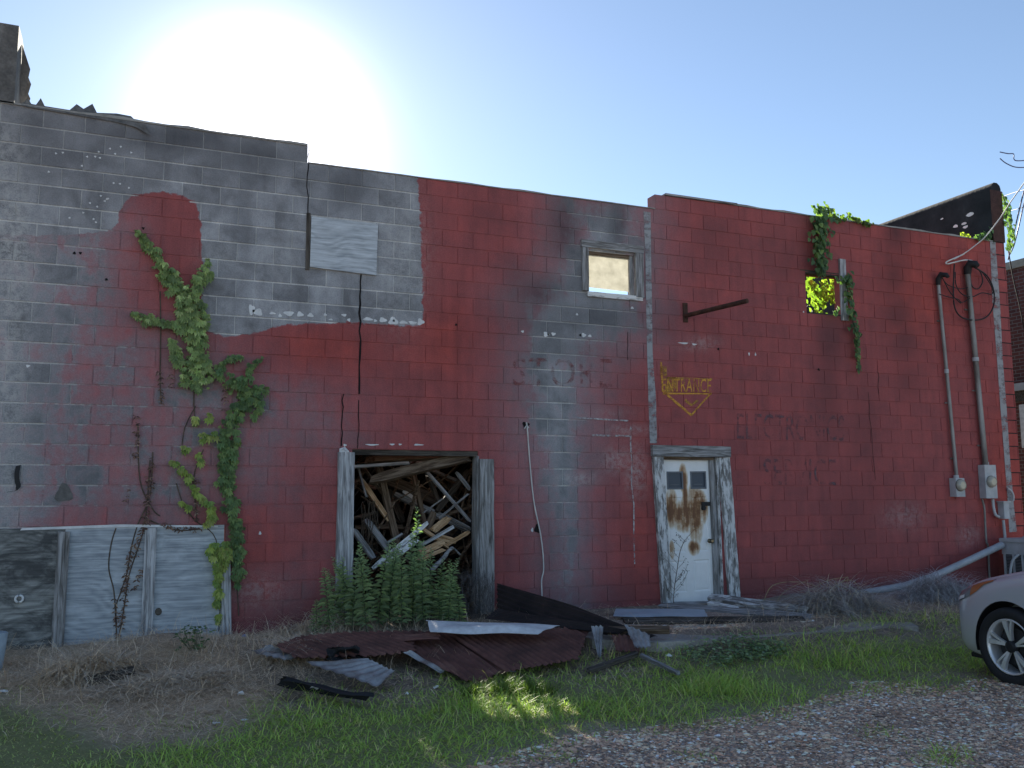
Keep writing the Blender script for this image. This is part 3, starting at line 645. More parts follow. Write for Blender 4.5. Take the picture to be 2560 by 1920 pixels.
# --- vertical patched joints, white dabs, cracks and drill holes on the face
MAT['joint'] = mottled('grey_joint_filler', [(.3, (.18, .185, .19)), (.6, (.27, .275, .28)), (.8, (.34, .34, .34))], 3, (1, 1, 2), rough=.9, bump=.3, fine=30)
def wear_mat(name, c, amt, scale=9):
    k = NT(name); pos = k.n('NewGeometry').outputs['Position']; f = k.noise(pos, scale, 7, .7); g = k.noise(k.map(pos, (1, 1, 4)), 2.2, 4, .6)
    a = k.ramp(k.math('ADD', k.math('MULTIPLY', f, .6), k.math('MULTIPLY', g, .4)), [(amt - .07, 0), (amt + .09, 1)])
    d = k.n('BsdfDiffuse', {'Color': (*c, 1)}); t = k.n('BsdfTransparent')
    return k.surf(k.n('MixShader', {0: a, 1: t.outputs[0], 2: d.outputs[0]}).outputs[0])
def strip(name, m, pts, hw, y=-.0065):
    """flat strip along a polyline of photo pixels on the wall face, hw in metres"""
    P = [WP(x, yy) for x, yy in pts]; b = MB(); vs = []
    for i, p in enumerate(P):
        t = (P[min(i + 1, len(P) - 1)] - P[max(i - 1, 0)]).normalized(); nrm = Vector((-t.z, 0, t.x)); w = hw * random.uniform(.75, 1.2)
        vs += [(p.x - nrm.x * w, y, p.z - nrm.z * w), (p.x + nrm.x * w, y, p.z + nrm.z * w)]
    b.add(vs, [(2 * i, 2 * i + 1, 2 * i + 3, 2 * i + 2) for i in range(len(P) - 1)]); return b.build(name, m, building)
MAT['joint_worn'] = wear_mat('worn_gray_joint_filler', (.34, .35, .365), .44, 5)
strip('patched_joint', MAT['joint_worn'], [(1617, 530), (1620, 640), (1622, 760), (1624, 880), (1630, 1000), (1633, 1108)], .055)
strip('patched_joint', MAT['joint_worn'], [(2481, 605), (2490, 760), (2499, 900), (2508, 1020), (2516, 1130), (2526, 1260), (2532, 1330)], .075)
MAT['crack'] = plain('crack_shadow', (.012, .010, .011), .95)
def crack(pts, hw=.006):
    out = []
    for (x0, y0), (x1, y1) in zip(pts[:-1], pts[1:]):
        for t in np.linspace(0, 1, 5)[:-1]: out.append((x0 + (x1 - x0) * t + random.uniform(-2, 2), y0 + (y1 - y0) * t))
    out.append(pts[-1]); strip('crack', MAT['crack'], out, hw, -.0055)
crack([(903, 686), (899, 760), (900, 850), (898, 985)], .010); crack([(857, 985), (856, 1050), (853, 1115)], .007); crack([(898, 1000), (897, 1080), (893, 1122)], .005); crack([(772, 375), (768, 440), (770, 545)], .006)
crack([(1569, 830), (1569, 900)], .004); crack([(2170, 980), (2178, 1100), (2188, 1200)], .004); crack([(2196, 930), (2196, 985)], .004)
MAT['worn_white'] = wear_mat('worn_white_crack_filler', (.50, .49, .50), .50)
strip('white_crack_line', MAT['worn_white'], [(1577, 1060), (1576, 1110), (1579, 1160), (1578, 1210), (1584, 1260), (1584, 1340), (1586, 1410)], .010)
strip('white_crack_line', MAT['worn_white'], [(1440, 1044), (1500, 1048), (1570, 1052)], .012); strip('white_crack_line', MAT['worn_white'], [(1480, 1088), (1575, 1090)], .012)
MAT['dab'] = MAT['white_paint']
def dab(x, y, rx, ry, a=0.0, m=None, name='paint_dab'):
    q = WP(x, y); s = 1 / 2280 * (q - Vector(CAM)).length; b = MB(); v = []
    for i in range(14):
        t = 2 * math.pi * i / 14; r_ = 1 + .22 * math.sin(3 * t + x) + random.uniform(-.08, .08)
        dx, dz = rx * s * r_ * math.cos(t), ry * s * r_ * math.sin(t); v.append((q.x + dx * math.cos(a) - dz * math.sin(a), -.0068, q.z + dx * math.sin(a) + dz * math.cos(a)))
    b.add(v, [tuple(range(14))]); b.build(name, m or MAT['dab'], building)
for d in [(629, 774, 7, 12), (645, 781, 11, 8), (681, 783, 7, 3), (700, 789, 4, 4), (722, 784, 12, 6), (750, 786, 8, 6), (776, 788, 7, 5), (813, 787, 4, 3), (827, 799, 5, 2), (860, 788, 6, 3), (872, 800, 4, 4), (920, 798, 12, 4), (938, 802, 4, 3), (957, 800, 9, 6),
          (983, 803, 12, 9), (1008, 806, 10, 4), (1031, 807, 10, 4), (1051, 805, 9, 8), (930, 1112, 16, 2), (980, 1111, 6, 2), (1000, 1111, 4, 2), (1045, 1112, 12, 2), (650, 1333, 3, 4), (1365, 836, 8, 6), (1383, 835, 6, 4), (1306, 829, 4, 3), (1459, 838, 6, 5), (1474, 840, 5, 3), (1442, 786, 3, 3),
          (2008, 780, 2, 2), (862, 1113, 4, 3), (1872, 885, 2, 4), (1888, 886, 2, 4), (1708, 858, 14, 2), (1735, 861, 7, 2), (70, 915, 4, 3), (1580, 1020 - 250, 4, 3)]: dab(*d)
for x, y in [(122, 430), (250, 395), (275, 372), (238, 392), (302, 367), (328, 382), (218, 392), (247, 380), (288, 385), (322, 470), (284, 458), (300, 460), (252, 490), (262, 503), (267, 498), (270, 497), (243, 517), (234, 548), (240, 556), (208, 532), (174, 545), (225, 508), (205, 415), (140, 384), (157, 382)]: dab(x, y, 2.2, 2.0, 0, None, 'lichen_spot')
for x, y in [(186, 633), (201, 633), (266, 699), (358, 571), (1450, 838), (1370, 836), (634, 777), (984, 802), (2046, 924), (1140, 812), (1795, 873)]: dab(x, y, 3, 3, 0, MAT['crack'], 'drill_hole')
dab(1314, 1062, 9, 7, 0, MAT['crack'], 'broken_hole'); dab(1342, 1322, 7, 11, 0, MAT['crack'], 'broken_hole'); dab(1330, 1325, 3, 5, 0, MAT['dab'])
dab(160, 1234, 17, 20, 0, MAT['end_block'], 'spalled_patch')

# --- faded hand painted lettering
def lettering(text, name, m, x0, y0, x1, y1, slant=0.0, y=-.0075):
    cu = bpy.data.curves.new(name, 'FONT'); cu.body = text; cu.size = 1.0; cu.resolution_u = 3; cu.space_character = 1.05
    tmp = bpy.data.objects.new(name, cu); COL.objects.link(tmp); dg = bpy.context.evaluated_depsgraph_get(); me = bpy.data.meshes.new_from_object(tmp.evaluated_get(dg)); bpy.data.objects.remove(tmp, do_unlink=True)
    co = np.empty(len(me.vertices) * 3, np.float32); me.vertices.foreach_get('co', co); co = co.reshape(-1, 3); lo = co.min(0); hi = co.max(0)
    u = (co[:, 0] - lo[0]) / (hi[0] - lo[0]); v = (co[:, 1] - lo[1]) / (hi[1] - lo[1])
    a, b_, c_, d_ = WP(x0, y1), WP(x1, y1 + slant), WP(x1, y0 + slant), WP(x0, y0)
    P = np.array([(1 - uu) * (1 - vv) * np.array(a) + uu * (1 - vv) * np.array(b_) + uu * vv * np.array(c_) + (1 - uu) * vv * np.array(d_) for uu, vv in zip(u, v)]); P[:, 1] = y
    me.vertices.foreach_set('co', P.astype(np.float32).ravel()); me.update(); me.materials.clear(); me.materials.append(m); return mesh_obj(name, me, building)
MAT['red_letter'] = wear_mat('worn_red_letter_paint', (.29, .09, .09), .548, 5); MAT['slate_letter'] = wear_mat('worn_slate_letter_paint', (.16, .11, .125), .537, 5); MAT['gold_letter'] = wear_mat('worn_gold_letter_paint', (.66, .34, .07), .45, 12)
MAT['gold_faint'] = wear_mat('faint_gold_paint', (.52, .29, .07), .51, 10)
lettering('STORE', 'lettering_store', MAT['red_letter'], 1282, 893, 1530, 966, 4)
lettering('ELECTRONICS', 'lettering_electronics', MAT['slate_letter'], 1842, 1033, 2110, 1097, 6)
lettering('SERVICE', 'lettering_service', MAT['slate_letter'], 1908, 1146, 2090, 1212, 2)
lettering('ENTRANCE', 'lettering_entrance', MAT['gold_letter'], 1655, 946, 1777, 979, 2)
strip('entrance_arrow', MAT['gold_letter'], [(1652, 905), (1654, 940), (1656, 978), (1692, 1008), (1728, 1038)], .016); strip('entrance_arrow', MAT['gold_letter'], [(1728, 1038), (1752, 1010), (1778, 982)], .013)
strip('entrance_arrow', MAT['gold_letter'], [(1656, 984), (1700, 984), (1740, 984), (1778, 985)], .010); strip('entrance_arrow', MAT['gold_faint'], [(1655, 944), (1720, 946), (1780, 948)], .012)
strip('entrance_arrow', MAT['gold_faint'], [(1657, 915), (1659, 940)], .05); strip('entrance_arrow', MAT['gold_faint'], [(1662, 962), (1690, 963)], .10); strip('entrance_arrow', MAT['gold_faint'], [(1712, 1000), (1728, 1012), (1745, 1001)], .02)

# --- neighbouring brick building across the alley
k = NT('dark_red_brickwork'); o = k.n('TexCoord').outputs['Object']; sw = k.n('SeparateXYZ', {'Vector': o}); v = k.n('CombineXYZ', {'X': sw.outputs['Y'], 'Y': sw.outputs['Z']}).outputs[0]
br = k.n('TexBrick', {'Vector': v, 'Color1': (.17, .06, .05, 1), 'Color2': (.11, .045, .042, 1), 'Mortar': (.20, .17, .16, 1), 'Scale': 1.0, 'Mortar Size': .008, 'Brick Width': .22, 'Row Height': .075})
k.bsdf(br.outputs['Color'], .9, 0, k.bump(k.math('SUBTRACT', 1.0, br.outputs['Fac']), .4, .008), .2); MAT['brick'] = k.m
def XPp(x, y, X): d = ray(x, y); return Vector(CAM + d * (X - CAM[0]) / d[0])
nb_top = XPp(2540, 652, 17.5)
nb = empty('brick_building', (20.0, 5.0, -.3), 'dark red brick building across the alley at the right edge', 'building')
b = MB(); b.box((17.5, -1.6, -.4), (24, 12, nb_top.z - .16)); b.build('brick_wall', MAT['brick'], nb)
b = MB(); b.box((17.44, -1.66, nb_top.z - .16), (24.06, 12.06, nb_top.z)); b.build('coping', mottled('tan_coping', [(.3, (.28, .25, .2)), (.7, (.45, .41, .34))], 4), nb)
q0 = XPp(2545, 965, 17.46); b = MB(); b.box((17.40, -1.5, q0.z - .10), (17.5, 5, q0.z + .05)); b.build('awning_ledge', MAT['pale_metal'], nb)
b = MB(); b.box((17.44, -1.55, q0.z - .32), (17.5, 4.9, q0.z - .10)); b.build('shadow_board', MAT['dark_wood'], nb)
w0 = XPp(2548, 1012, 17.48); w1 = XPp(2556, 1120, 17.48); b = MB(); b.box((17.47, -.9, w1.z), (17.52, w0.y, w0.z)); b.build('window', MAT['white_paint'], nb)
# ================================================================== GROUND
def axis(lo, hi, step, far):
    a = list(np.arange(lo, hi + 1e-6, step)); s = step; x = lo; pre = []
    while x > -far: s *= 1.35; x -= s; pre.append(x)
    s = step; x = hi; post = []
    while x < far: s *= 1.35; x += s; post.append(x)
    return np.array(pre[::-1] + a + post)
GRASS_PX = [(-300, 1735), (0, 1738), (110, 1760), (190, 1800), (290, 1850), (420, 1842), (560, 1830), (640, 1795), (730, 1765), (840, 1755), (960, 1745), (1100, 1722), (1230, 1700), (1330, 1685), (1480, 1690), (1600, 1665), (1700, 1655), (1850, 1640),
            (2000, 1625), (2120, 1608), (2250, 1590), (2420, 1570), (2480, 1600), (2470, 1680), (2330, 1690), (2200, 1690), (2110, 1700), (2000, 1742), (1850, 1770), (1700, 1790), (1560, 1800), (1400, 1830), (1250, 1870), (1100, 1910), (1000, 1990), (500, 2300), (-300, 2300)]
STRAW_PX = [(-300, 1600), (100, 1615), (400, 1590), (600, 1560), (760, 1560), (860, 1600), (820, 1700), (720, 1760), (640, 1795), (560, 1830), (420, 1845), (290, 1855), (190, 1800), (0, 1740), (-300, 1730)]
DRY_PX = [(1500, 1625), (1640, 1590), (1850, 1560), (2100, 1540), (2300, 1510), (2450, 1500), (2470, 1570), (2300, 1590), (2100, 1612), (1950, 1632), (1800, 1648), (1600, 1670), (1480, 1690)]
PILE_PX = [(560, 1570), (760, 1545), (1260, 1530), (1560, 1580), (1700, 1600), (1730, 1665), (1480, 1700), (1330, 1700), (1130, 1738), (900, 1760), (700, 1775), (640, 1700)]
def zone(P3):
    px = PROJ(P3); front = (np.asarray(P3)[:, 1] > -9.6)
    jit = np.stack([22 * vnoise(P3[:, 0], P3[:, 1], 3.1, 1), 12 * vnoise(P3[:, 0], P3[:, 1], 3.7, 4)], 1)
    q = px + jit
    r = [np.where(front, np.clip(poly_sd(q, g) / w * .5 + .5, 0, 1), d) for g, w, d in ((GRASS_PX, 60, .08), (STRAW_PX, 40, 0), (DRY_PX, 30, 0), (PILE_PX, 30, 0))]
    return r[0], r[1], np.maximum(r[2], r[3])
gx = axis(-5, 17, .13, 420); gy = axis(-9.6, 1.0, .11, 420)
GX, GY = np.meshgrid(gx, gy); GZ = ground_z(GX, GY); V = np.stack([GX.ravel(), GY.ravel(), GZ.ravel()], 1)
nx, ny = len(gx), len(gy); ii = (np.arange(ny - 1)[:, None] * nx + np.arange(nx - 1)[None]).ravel(); F = np.stack([ii, ii + 1, ii + nx + 1, ii + nx], 1)
zg, zs_, zd = zone(V)
k = NT('gravelly_soil'); at = k.n('Attribute', attribute_name='zone'); sp = k.n('SeparateColor', {'Color': at.outputs['Color']}); pos = k.n('NewGeometry').outputs['Position']
vo = k.n('TexVoronoi', {'Vector': pos, 'Scale': 58.0, 'Randomness': 1.0}); n1 = k.noise(pos, 1.3, 6, .6); n2 = k.noise(pos, 11, 6, .65); n3 = k.noise(pos, 90, 3, .6)
cell = k.n('SeparateColor', {'Color': vo.outputs['Color']})
gv = k.ramp(cell.outputs['Red'], [(.0, (.36, .27, .215)), (.35, (.53, .41, .34)), (.6, (.61, .47, .39)), (.8, (.70, .58, .49)), (1.0, (.82, .72, .61))])
gv = k.mix(k.ramp(vo.outputs['Distance'], [(.2, 0), (.6, .7)]), gv, (.21, .16, .135)); gv = k.mix(.7, gv, k.ramp(n1, [(.3, .72), (.7, 1.15)]), 'MULTIPLY')
soil = k.mix(k.ramp(n2, [(.3, 0), (.7, 1)]), (.15, .12, .095), (.32, .265, .21)); green = k.mix(n2, (.17, .19, .075), (.32, .31, .15)); straw = k.mix(k.ramp(n2, [(.3, 0), (.7, 1)]), (.38, .285, .20), (.68, .53, .37))
c = k.mix(sp.outputs['Red'], gv, green); c = k.mix(sp.outputs['Green'], c, straw); c = k.mix(sp.outputs['Blue'], c, soil)
k.bsdf(c, .95, 0, k.bump(k.math('ADD', k.math('SUBTRACT', 1.0, vo.outputs['Distance']), n3), .7, .012), .15); MAT['ground'] = k.m
inside = (V[:, 1] > -.8)
me = np_mesh('ground', V, F, [MAT['ground']], True, np.stack([zg, zs_, np.maximum(zd, np.where(inside & (zs_ < .4), .9, 0))], 1), 'zone')
o = mesh_obj('ground', me); o['kind'] = 'structure'

# concrete apron at the door
slab_pts = [WP(1345, 1530, -.03), None]
b = MB(); A = [ZP(1480, 1598, -.085), ZP(1640, 1606, -.085), ZP(1850, 1594, -.085), ZP(2080, 1577, -.085), ZP(2230, 1563, -.085), ZP(2296, 1566, -.085), ZP(2270, 1552, -.085)]
back = [Vector((9.9, -.03, -.085)), Vector((4.9, -.03, -.085))]
top = A + back; n = len(top); b.add(top, [tuple(range(n))]); b.add(top + [p + Vector((0, 0, -.12)) for p in top], [(i, n + i, n + (i + 1) % n, (i + 1) % n) for i in range(n)])
o = b.build('concrete_apron', MAT['concrete']); o['kind'] = 'structure'

# ------------------------------------------------------------------ scatter: gravel, grass, straw
def scatter(n, lo, hi):
    return np.stack([rng.uniform(lo[0], hi[0], n), rng.uniform(lo[1], hi[1], n)], 1)
def lift(xy): return np.concatenate([xy, ground_z(xy[:, 0], xy[:, 1])[:, None]], 1)
def inview(P, m=60):
    q = PROJ(P); return (q[:, 0] > -m) & (q[:, 0] < 2560 + m) & (q[:, 1] > 0) & (q[:, 1] < 1920 + 2 * m) & (P[:, 1] > -9.5)
P = lift(scatter(260000, (-1.5, -8.2), (11.5, -1.5))); g, s_, d_ = zone(P); P = P[inview(P) & (g < .35) & (s_ < .3) & (d_ < .5)]
P = P[:60000]; N = len(P)
octa = np.array([(1, 0, 0), (-.9, .1, .05), (.1, 1, 0), (0, -1, .08), (.1, 0, .75), (0, .1, -.7)]); of = np.array([(0, 2, 4), (2, 1, 4), (1, 3, 4), (3, 0, 4), (2, 0, 5), (1, 2, 5), (3, 1, 5), (0, 3, 5)])
sz = rng.gamma(3.0, .0032, N) + .004; sc = sz[:, None] * rng.uniform(.55, 1.25, (N, 3)) * np.array([1, 1, .34]); an = rng.uniform(0, 6.28, N); ca, sa = np.cos(an), np.sin(an)
vv = octa[None] * sc[:, None, :] + rng.normal(0, .12, (N, 6, 3)) * sz[:, None, None]
V = np.stack([vv[..., 0] * ca[:, None] - vv[..., 1] * sa[:, None], vv[..., 0] * sa[:, None] + vv[..., 1] * ca[:, None], vv[..., 2]], -1) + P[:, None, :] + np.array([0, 0, .002])
pal = np.array([(.30, .23, .19), (.22, .16, .135), (.40, .34, .30), (.16, .125, .11), (.34, .22, .18), (.58, .54, .49), (.24, .21, .20)]); ci = rng.choice(7, N, p=[.26, .2, .16, .14, .12, .06, .06]); cc = np.minimum(.86, 2.2 * pal[ci] * np.array([1.14, 1.0, .84]) * rng.uniform(.6, 1.3, (N, 1)) * (.86 + .26 * sstep(-.5, .5, vnoise(P[:, 0], P[:, 1], 2.6, 6) + .5 * vnoise(P[:, 0], P[:, 1], 7.0, 8)))[:, None])
me = np_mesh('gravel', V.reshape(-1, 3), (of[None] + (np.arange(N) * 6)[:, None, None]).reshape(-1, 3), [MAT['pebble']], False, np.repeat(cc, 6, 0))
tag(mesh_obj('gravel', me), 'loose pinkish gray gravel over the parking lot', 'gravel', kind='stuff')

def blades(name, P, length, width, lean, col, mat, curl=.5, segs=3, up=1.0, flat=False):
    """ribbons rooted at P: arrays of length, width, lean (0 upright .. 1 lying)"""
    N = len(P); az = rng.uniform(0, 6.283, N); d = np.stack([np.cos(az), np.sin(az)], 1); side = np.stack([-d[:, 1], d[:, 0], np.zeros(N)], 1)
    V = np.zeros((N, (segs + 1) * 2, 3)); th0 = (1 - lean) * math.pi / 2; pos = P.copy()
    for i in range(segs + 1):
        t = i / segs; w = width * (1 - t ** 1.6) * .5 + width * .04
        V[:, 2 * i] = pos - side * w[:, None]; V[:, 2 * i + 1] = pos + side * w[:, None]
        th = th0 - curl * (t + .5 / segs) * (1.0 + .6 * rng.normal(0, .4, N)); st = length / segs
        pos = pos + np.stack([d[:, 0] * np.cos(th) * st, d[:, 1] * np.cos(th) * st, np.sin(th) * st * up], 1)
    F = np.array([(2 * i, 2 * i + 1, 2 * i + 3, 2 * i + 2) for i in range(segs)])
    me = np_mesh(name, V.reshape(-1, 3), (F[None] + (np.arange(N) * (segs + 1) * 2)[:, None, None]).reshape(-1, 4), [mat], False, np.repeat(col, (segs + 1) * 2, 0)); return mesh_obj(name, me)
def colours(n, pal, p, var=.25):
    pal = np.array(pal); return pal[rng.choice(len(pal), n, p=p)] * rng.uniform(1 - var, 1 + var, (n, 1))
# grass strip
P = lift(scatter(210000, (-2.6, -7.4), (10.2, -.9))); g, s_, d_ = zone(P); dens = g * (.45 + .55 * sstep(-.55, .35, vnoise(P[:, 0], P[:, 1], 2.2, 9) + .45 * vnoise(P[:, 0], P[:, 1], 6.1, 3)))
px = PROJ(P); left = sstep(700, 100, px[:, 0]); dens *= 1 - .55 * left
for (cx, cy, rx, ry) in [(1190, 1885, 60, 28), (1740, 1890, 35, 12), (2360, 1895, 55, 30), (2200, 1830, 50, 12), (1420, 1895, 40, 14), (980, 1905, 90, 20), (1930, 1785, 60, 14)]:
    dens = np.maximum(dens, .55 * np.exp(-(((px[:, 0] - cx) / rx) ** 2 + ((px[:, 1] - cy) / ry) ** 2)))
for (cx, cy, rx, ry) in [(1960, 1690, 60, 16), (2090, 1680, 50, 12), (600, 1800, 50, 14)]: dens *= 1 - .9 * np.exp(-(((px[:, 0] - cx) / rx) ** 2 + ((px[:, 1] - cy) / ry) ** 2))
P = P[inview(P) & (rng.uniform(0, 1, len(P)) < dens * .95)]; P = P[:75000]; N = len(P); px = PROJ(P); tall = .55 + .75 * sstep(-.3, .6, vnoise(P[:, 0], P[:, 1], 1.9, 5)) ; tall *= (1 - .45 * sstep(600, 0, px[:, 0])) * (1 - .35 * sstep(1780, 1860, px[:, 1]))
gc = colours(N, [(.40, .54, .12), (.33, .47, .11), (.50, .62, .14), (.62, .62, .20), (.70, .58, .31)], [.36, .28, .20, .11, .05]); dryw = sstep(500, -50, px[:, 0])[:, None] * .55; gc = gc * (1 - dryw) + np.array([.46, .43, .25]) * dryw
o = blades('grass', P, rng.uniform(.06, .20, N) * tall, rng.uniform(.004, .0085, N), rng.uniform(.25, .85, N), gc, MAT['grass'], curl=.8); tag(o, 'green grass strip along the edge of the gravel lot', 'grass', kind='stuff')
# low flat straw thatch
P = lift(scatter(150000, (-2.6, -4.6), (11.8, -.02))); g, s_, d_ = zone(P); px = PROJ(P); dens = np.maximum(s_ * (1 - .4 * g), d_ * .30); dens = np.maximum(dens, .12 * (P[:, 1] > -3.2) * (px[:, 0] < 1700))
P = P[inview(P) & (rng.uniform(0, 1, len(P)) < dens)]; P = P[:42000]; N = len(P); P[:, 2] += rng.uniform(0, .035, N)
SP = [(.84, .65, .45), (.73, .555, .38), (.61, .45, .30), (.90, .74, .54), (.44, .315, .21), (.66, .56, .46)]
o = blades('dry_straw', P, rng.uniform(.06, .24, N), rng.uniform(.002, .0045, N), rng.uniform(.72, 1.0, N), colours(N, SP, [.24, .22, .2, .12, .12, .1]), MAT['straw'], curl=.35); tag(o, 'matted brown dry straw on the ground below the boarded bay', 'straw', kind='stuff')
# standing dead stalks
P = lift(scatter(9000, (-2.4, -2.6), (11.8, -.05))); g, s_, d_ = zone(P); px = PROJ(P); dens = .55 * s_ * sstep(1790, 1680, px[:, 1]) + .35 * d_ + .10 * (P[:, 1] > -.7) * (px[:, 0] > 560) * (px[:, 0] < 1260); P = P[inview(P) & (rng.uniform(0, 1, len(P)) < dens)]; N = len(P)
o = blades('dead_stalks', P, rng.uniform(.10, .38, N), rng.uniform(.0022, .0045, N), rng.uniform(.1, .7, N), colours(N, SP, [.24, .22, .2, .12, .12, .1]), MAT['straw'], curl=.9, segs=4); tag(o, 'thin dead weed stalks standing along the wall foot', 'dead weeds', kind='stuff')
# heaps of long dry grass
def heap(name, label, px_, py_, rx, ry, h, n, pal, ln=(.25, .6), lean=(.45, 1.0), curl=1.1):
    c = GP(px_, py_); r_ = np.sqrt(rng.uniform(0, 1, n)); a = rng.uniform(0, 6.28, n); x = c.x + rx * r_ * np.cos(a); y = c.y + ry * r_ * np.sin(a)
    z = ground_z(x, y) + h * (1 - r_ ** 2) * rng.uniform(.25, 1.0, n); P = np.stack([x, y, z], 1)
    o = blades(name, P, rng.uniform(*ln, n), rng.uniform(.003, .0062, n), rng.uniform(*lean, n), colours(n, pal, [1 / len(pal)] * len(pal), .35), MAT['straw'], curl=curl, segs=5)
    return tag(o, label, 'dry grass', 'heaps of dry grass', 'stuff')
GP1 = [(.78, .61, .42), (.66, .52, .37), (.88, .71, .51), (.46, .35, .25), (.68, .60, .50)]
heap('dry_grass_heap', 'arched clump of long dry grass in front of the plywood bay', 225, 1690, .45, .30, .22, 2200, GP1, (.2, .5), (.6, 1.05), .7)
heap('dry_grass_heap', 'low heap of dry grass left of the gray metal scrap', 760, 1640, .45, .30, .16, 1500, GP1, (.2, .5), (.65, 1.05), .6)
heap('dry_grass_heap', 'dry grass tangle along the foot of the weeds by the bay', 830, 1580, .60, .22, .16, 1500, GP1)
heap('dry_grass_heap', 'gray brush heap beside the planks at the door', 2090, 1530, .72, .26, .36, 2600, [(.56, .53, .52), (.42, .40, .40), (.68, .64, .58), (.74, .63, .42), (.28, .27, .27)], (.35, .95), (.70, 1.05), .55)
heap('dry_grass_heap', 'gray brush heap under the fallen white pipe', 2345, 1498, .62, .26, .34, 2600, [(.58, .57, .58), (.44, .43, .44), (.70, .69, .69), (.32, .31, .32)], (.25, .7), (.55, 1.0), .8)
heap('dry_grass_heap', 'flat gray straw mat at the lower left of the yard', 420, 1720, .7, .35, .10, 2600, GP1, (.15, .4), (.75, 1.05), .4)
# long yellow stalks over the brush heap
b_cols = []; Vs = []; Fs = []
def stalk(pts, r=.006):
    P_ = catmull(pts, 6); m = MB(); m.tube(P_, [r * (1 - .6 * i / len(P_)) for i in range(len(P_))], 5); return m
sk = MB()
for pts in [[(1905, 1520), (1930, 1465), (2000, 1455), (2060, 1475)], [(2070, 1500), (2115, 1445), (2118, 1455), (2105, 1490)], [(2060, 1490), (2118, 1450), (2160, 1480), (2230, 1560)], [(2110, 1460), (2200, 1500), (2290, 1520)],
            [(2280, 1500), (2275, 1530), (2255, 1545)], [(1930, 1530), (1960, 1480), (2020, 1450)], [(2100, 1470), (2180, 1485), (2225, 1545)], [(2130, 1470), (2210, 1530), (2240, 1570)], [(1990, 1500), (2060, 1455), (2120, 1442)]]:
    Y = -.45 + random.uniform(-.15, .15); m = stalk([WP(x, y, Y) for x, y in pts]); sk.add(m.v, m.f, 0, True)
tag(sk.build('yellow_stalks', plain('yellow_straw_stalk', (.42, .33, .17), .8)), 'long bent yellow stalks arching over the gray brush heap', 'stalks', kind='stuff')
# ================================================================== COLLAPSED ROOF AND LUMBER BEHIND THE BAY
roof = reg(bpy.data.objects.new('fallen_roof', None), building); roof['label'] = 'fallen roof deck hanging behind the open bay'
def deck_z(y): return 2.42 - .30 * (y - .25)
for i in range(19):
    x = 1.95 + i * .225; segs_ = [(.24, 7.4)]
    if 3.88 < x < 4.62: segs_ = [(.24, 1.50 + random.uniform(0, .06)), (2.12 + random.uniform(0, .1), 7.4)]  # gap shaped so that sunlight passes through onto the yard
    for ya, yb in segs_:
        board('roof_plank', MAT['dark_wood'], (x, ya, deck_z(ya)), (x + random.uniform(-.02, .02), yb, deck_z(yb)), .219, .025, (0, .29, 1), roof, segs=3)
board('sun_slit_lath', MAT['dark_wood'], (3.7, 1.68, deck_z(1.68) + .05), (4.9, 1.72, deck_z(1.72) + .05), .12, .03, (0, .29, 1), roof); board('sun_slit_lath', MAT['dark_wood'], (3.7, 1.80, deck_z(1.80) + .05), (4.9, 1.78, deck_z(1.78) + .05), .06, .03, (0, .29, 1), roof)  # laths added across the gap to cut its sunlight into slits
for xw in (1.84, 6.25):  # added unseen screens that keep sky light out of the bay
    b = MB(); b.box((xw - .04, .21, -.2), (xw + .04, 7.6, 2.9)); b.build('light_screen', MAT['dark_wood'], building)
b = MB(); b.box((1.8, 7.5, -.2), (6.3, 7.6, 2.6)); b.build('light_screen', MAT['dark_wood'], building)  # added rear screen, closes the bay so it stays dark
def Lz(x, y, Y): return WP(750 + x / 3.95, 1050 + y / 3.95, Y)     # from the enlarged view of the bay
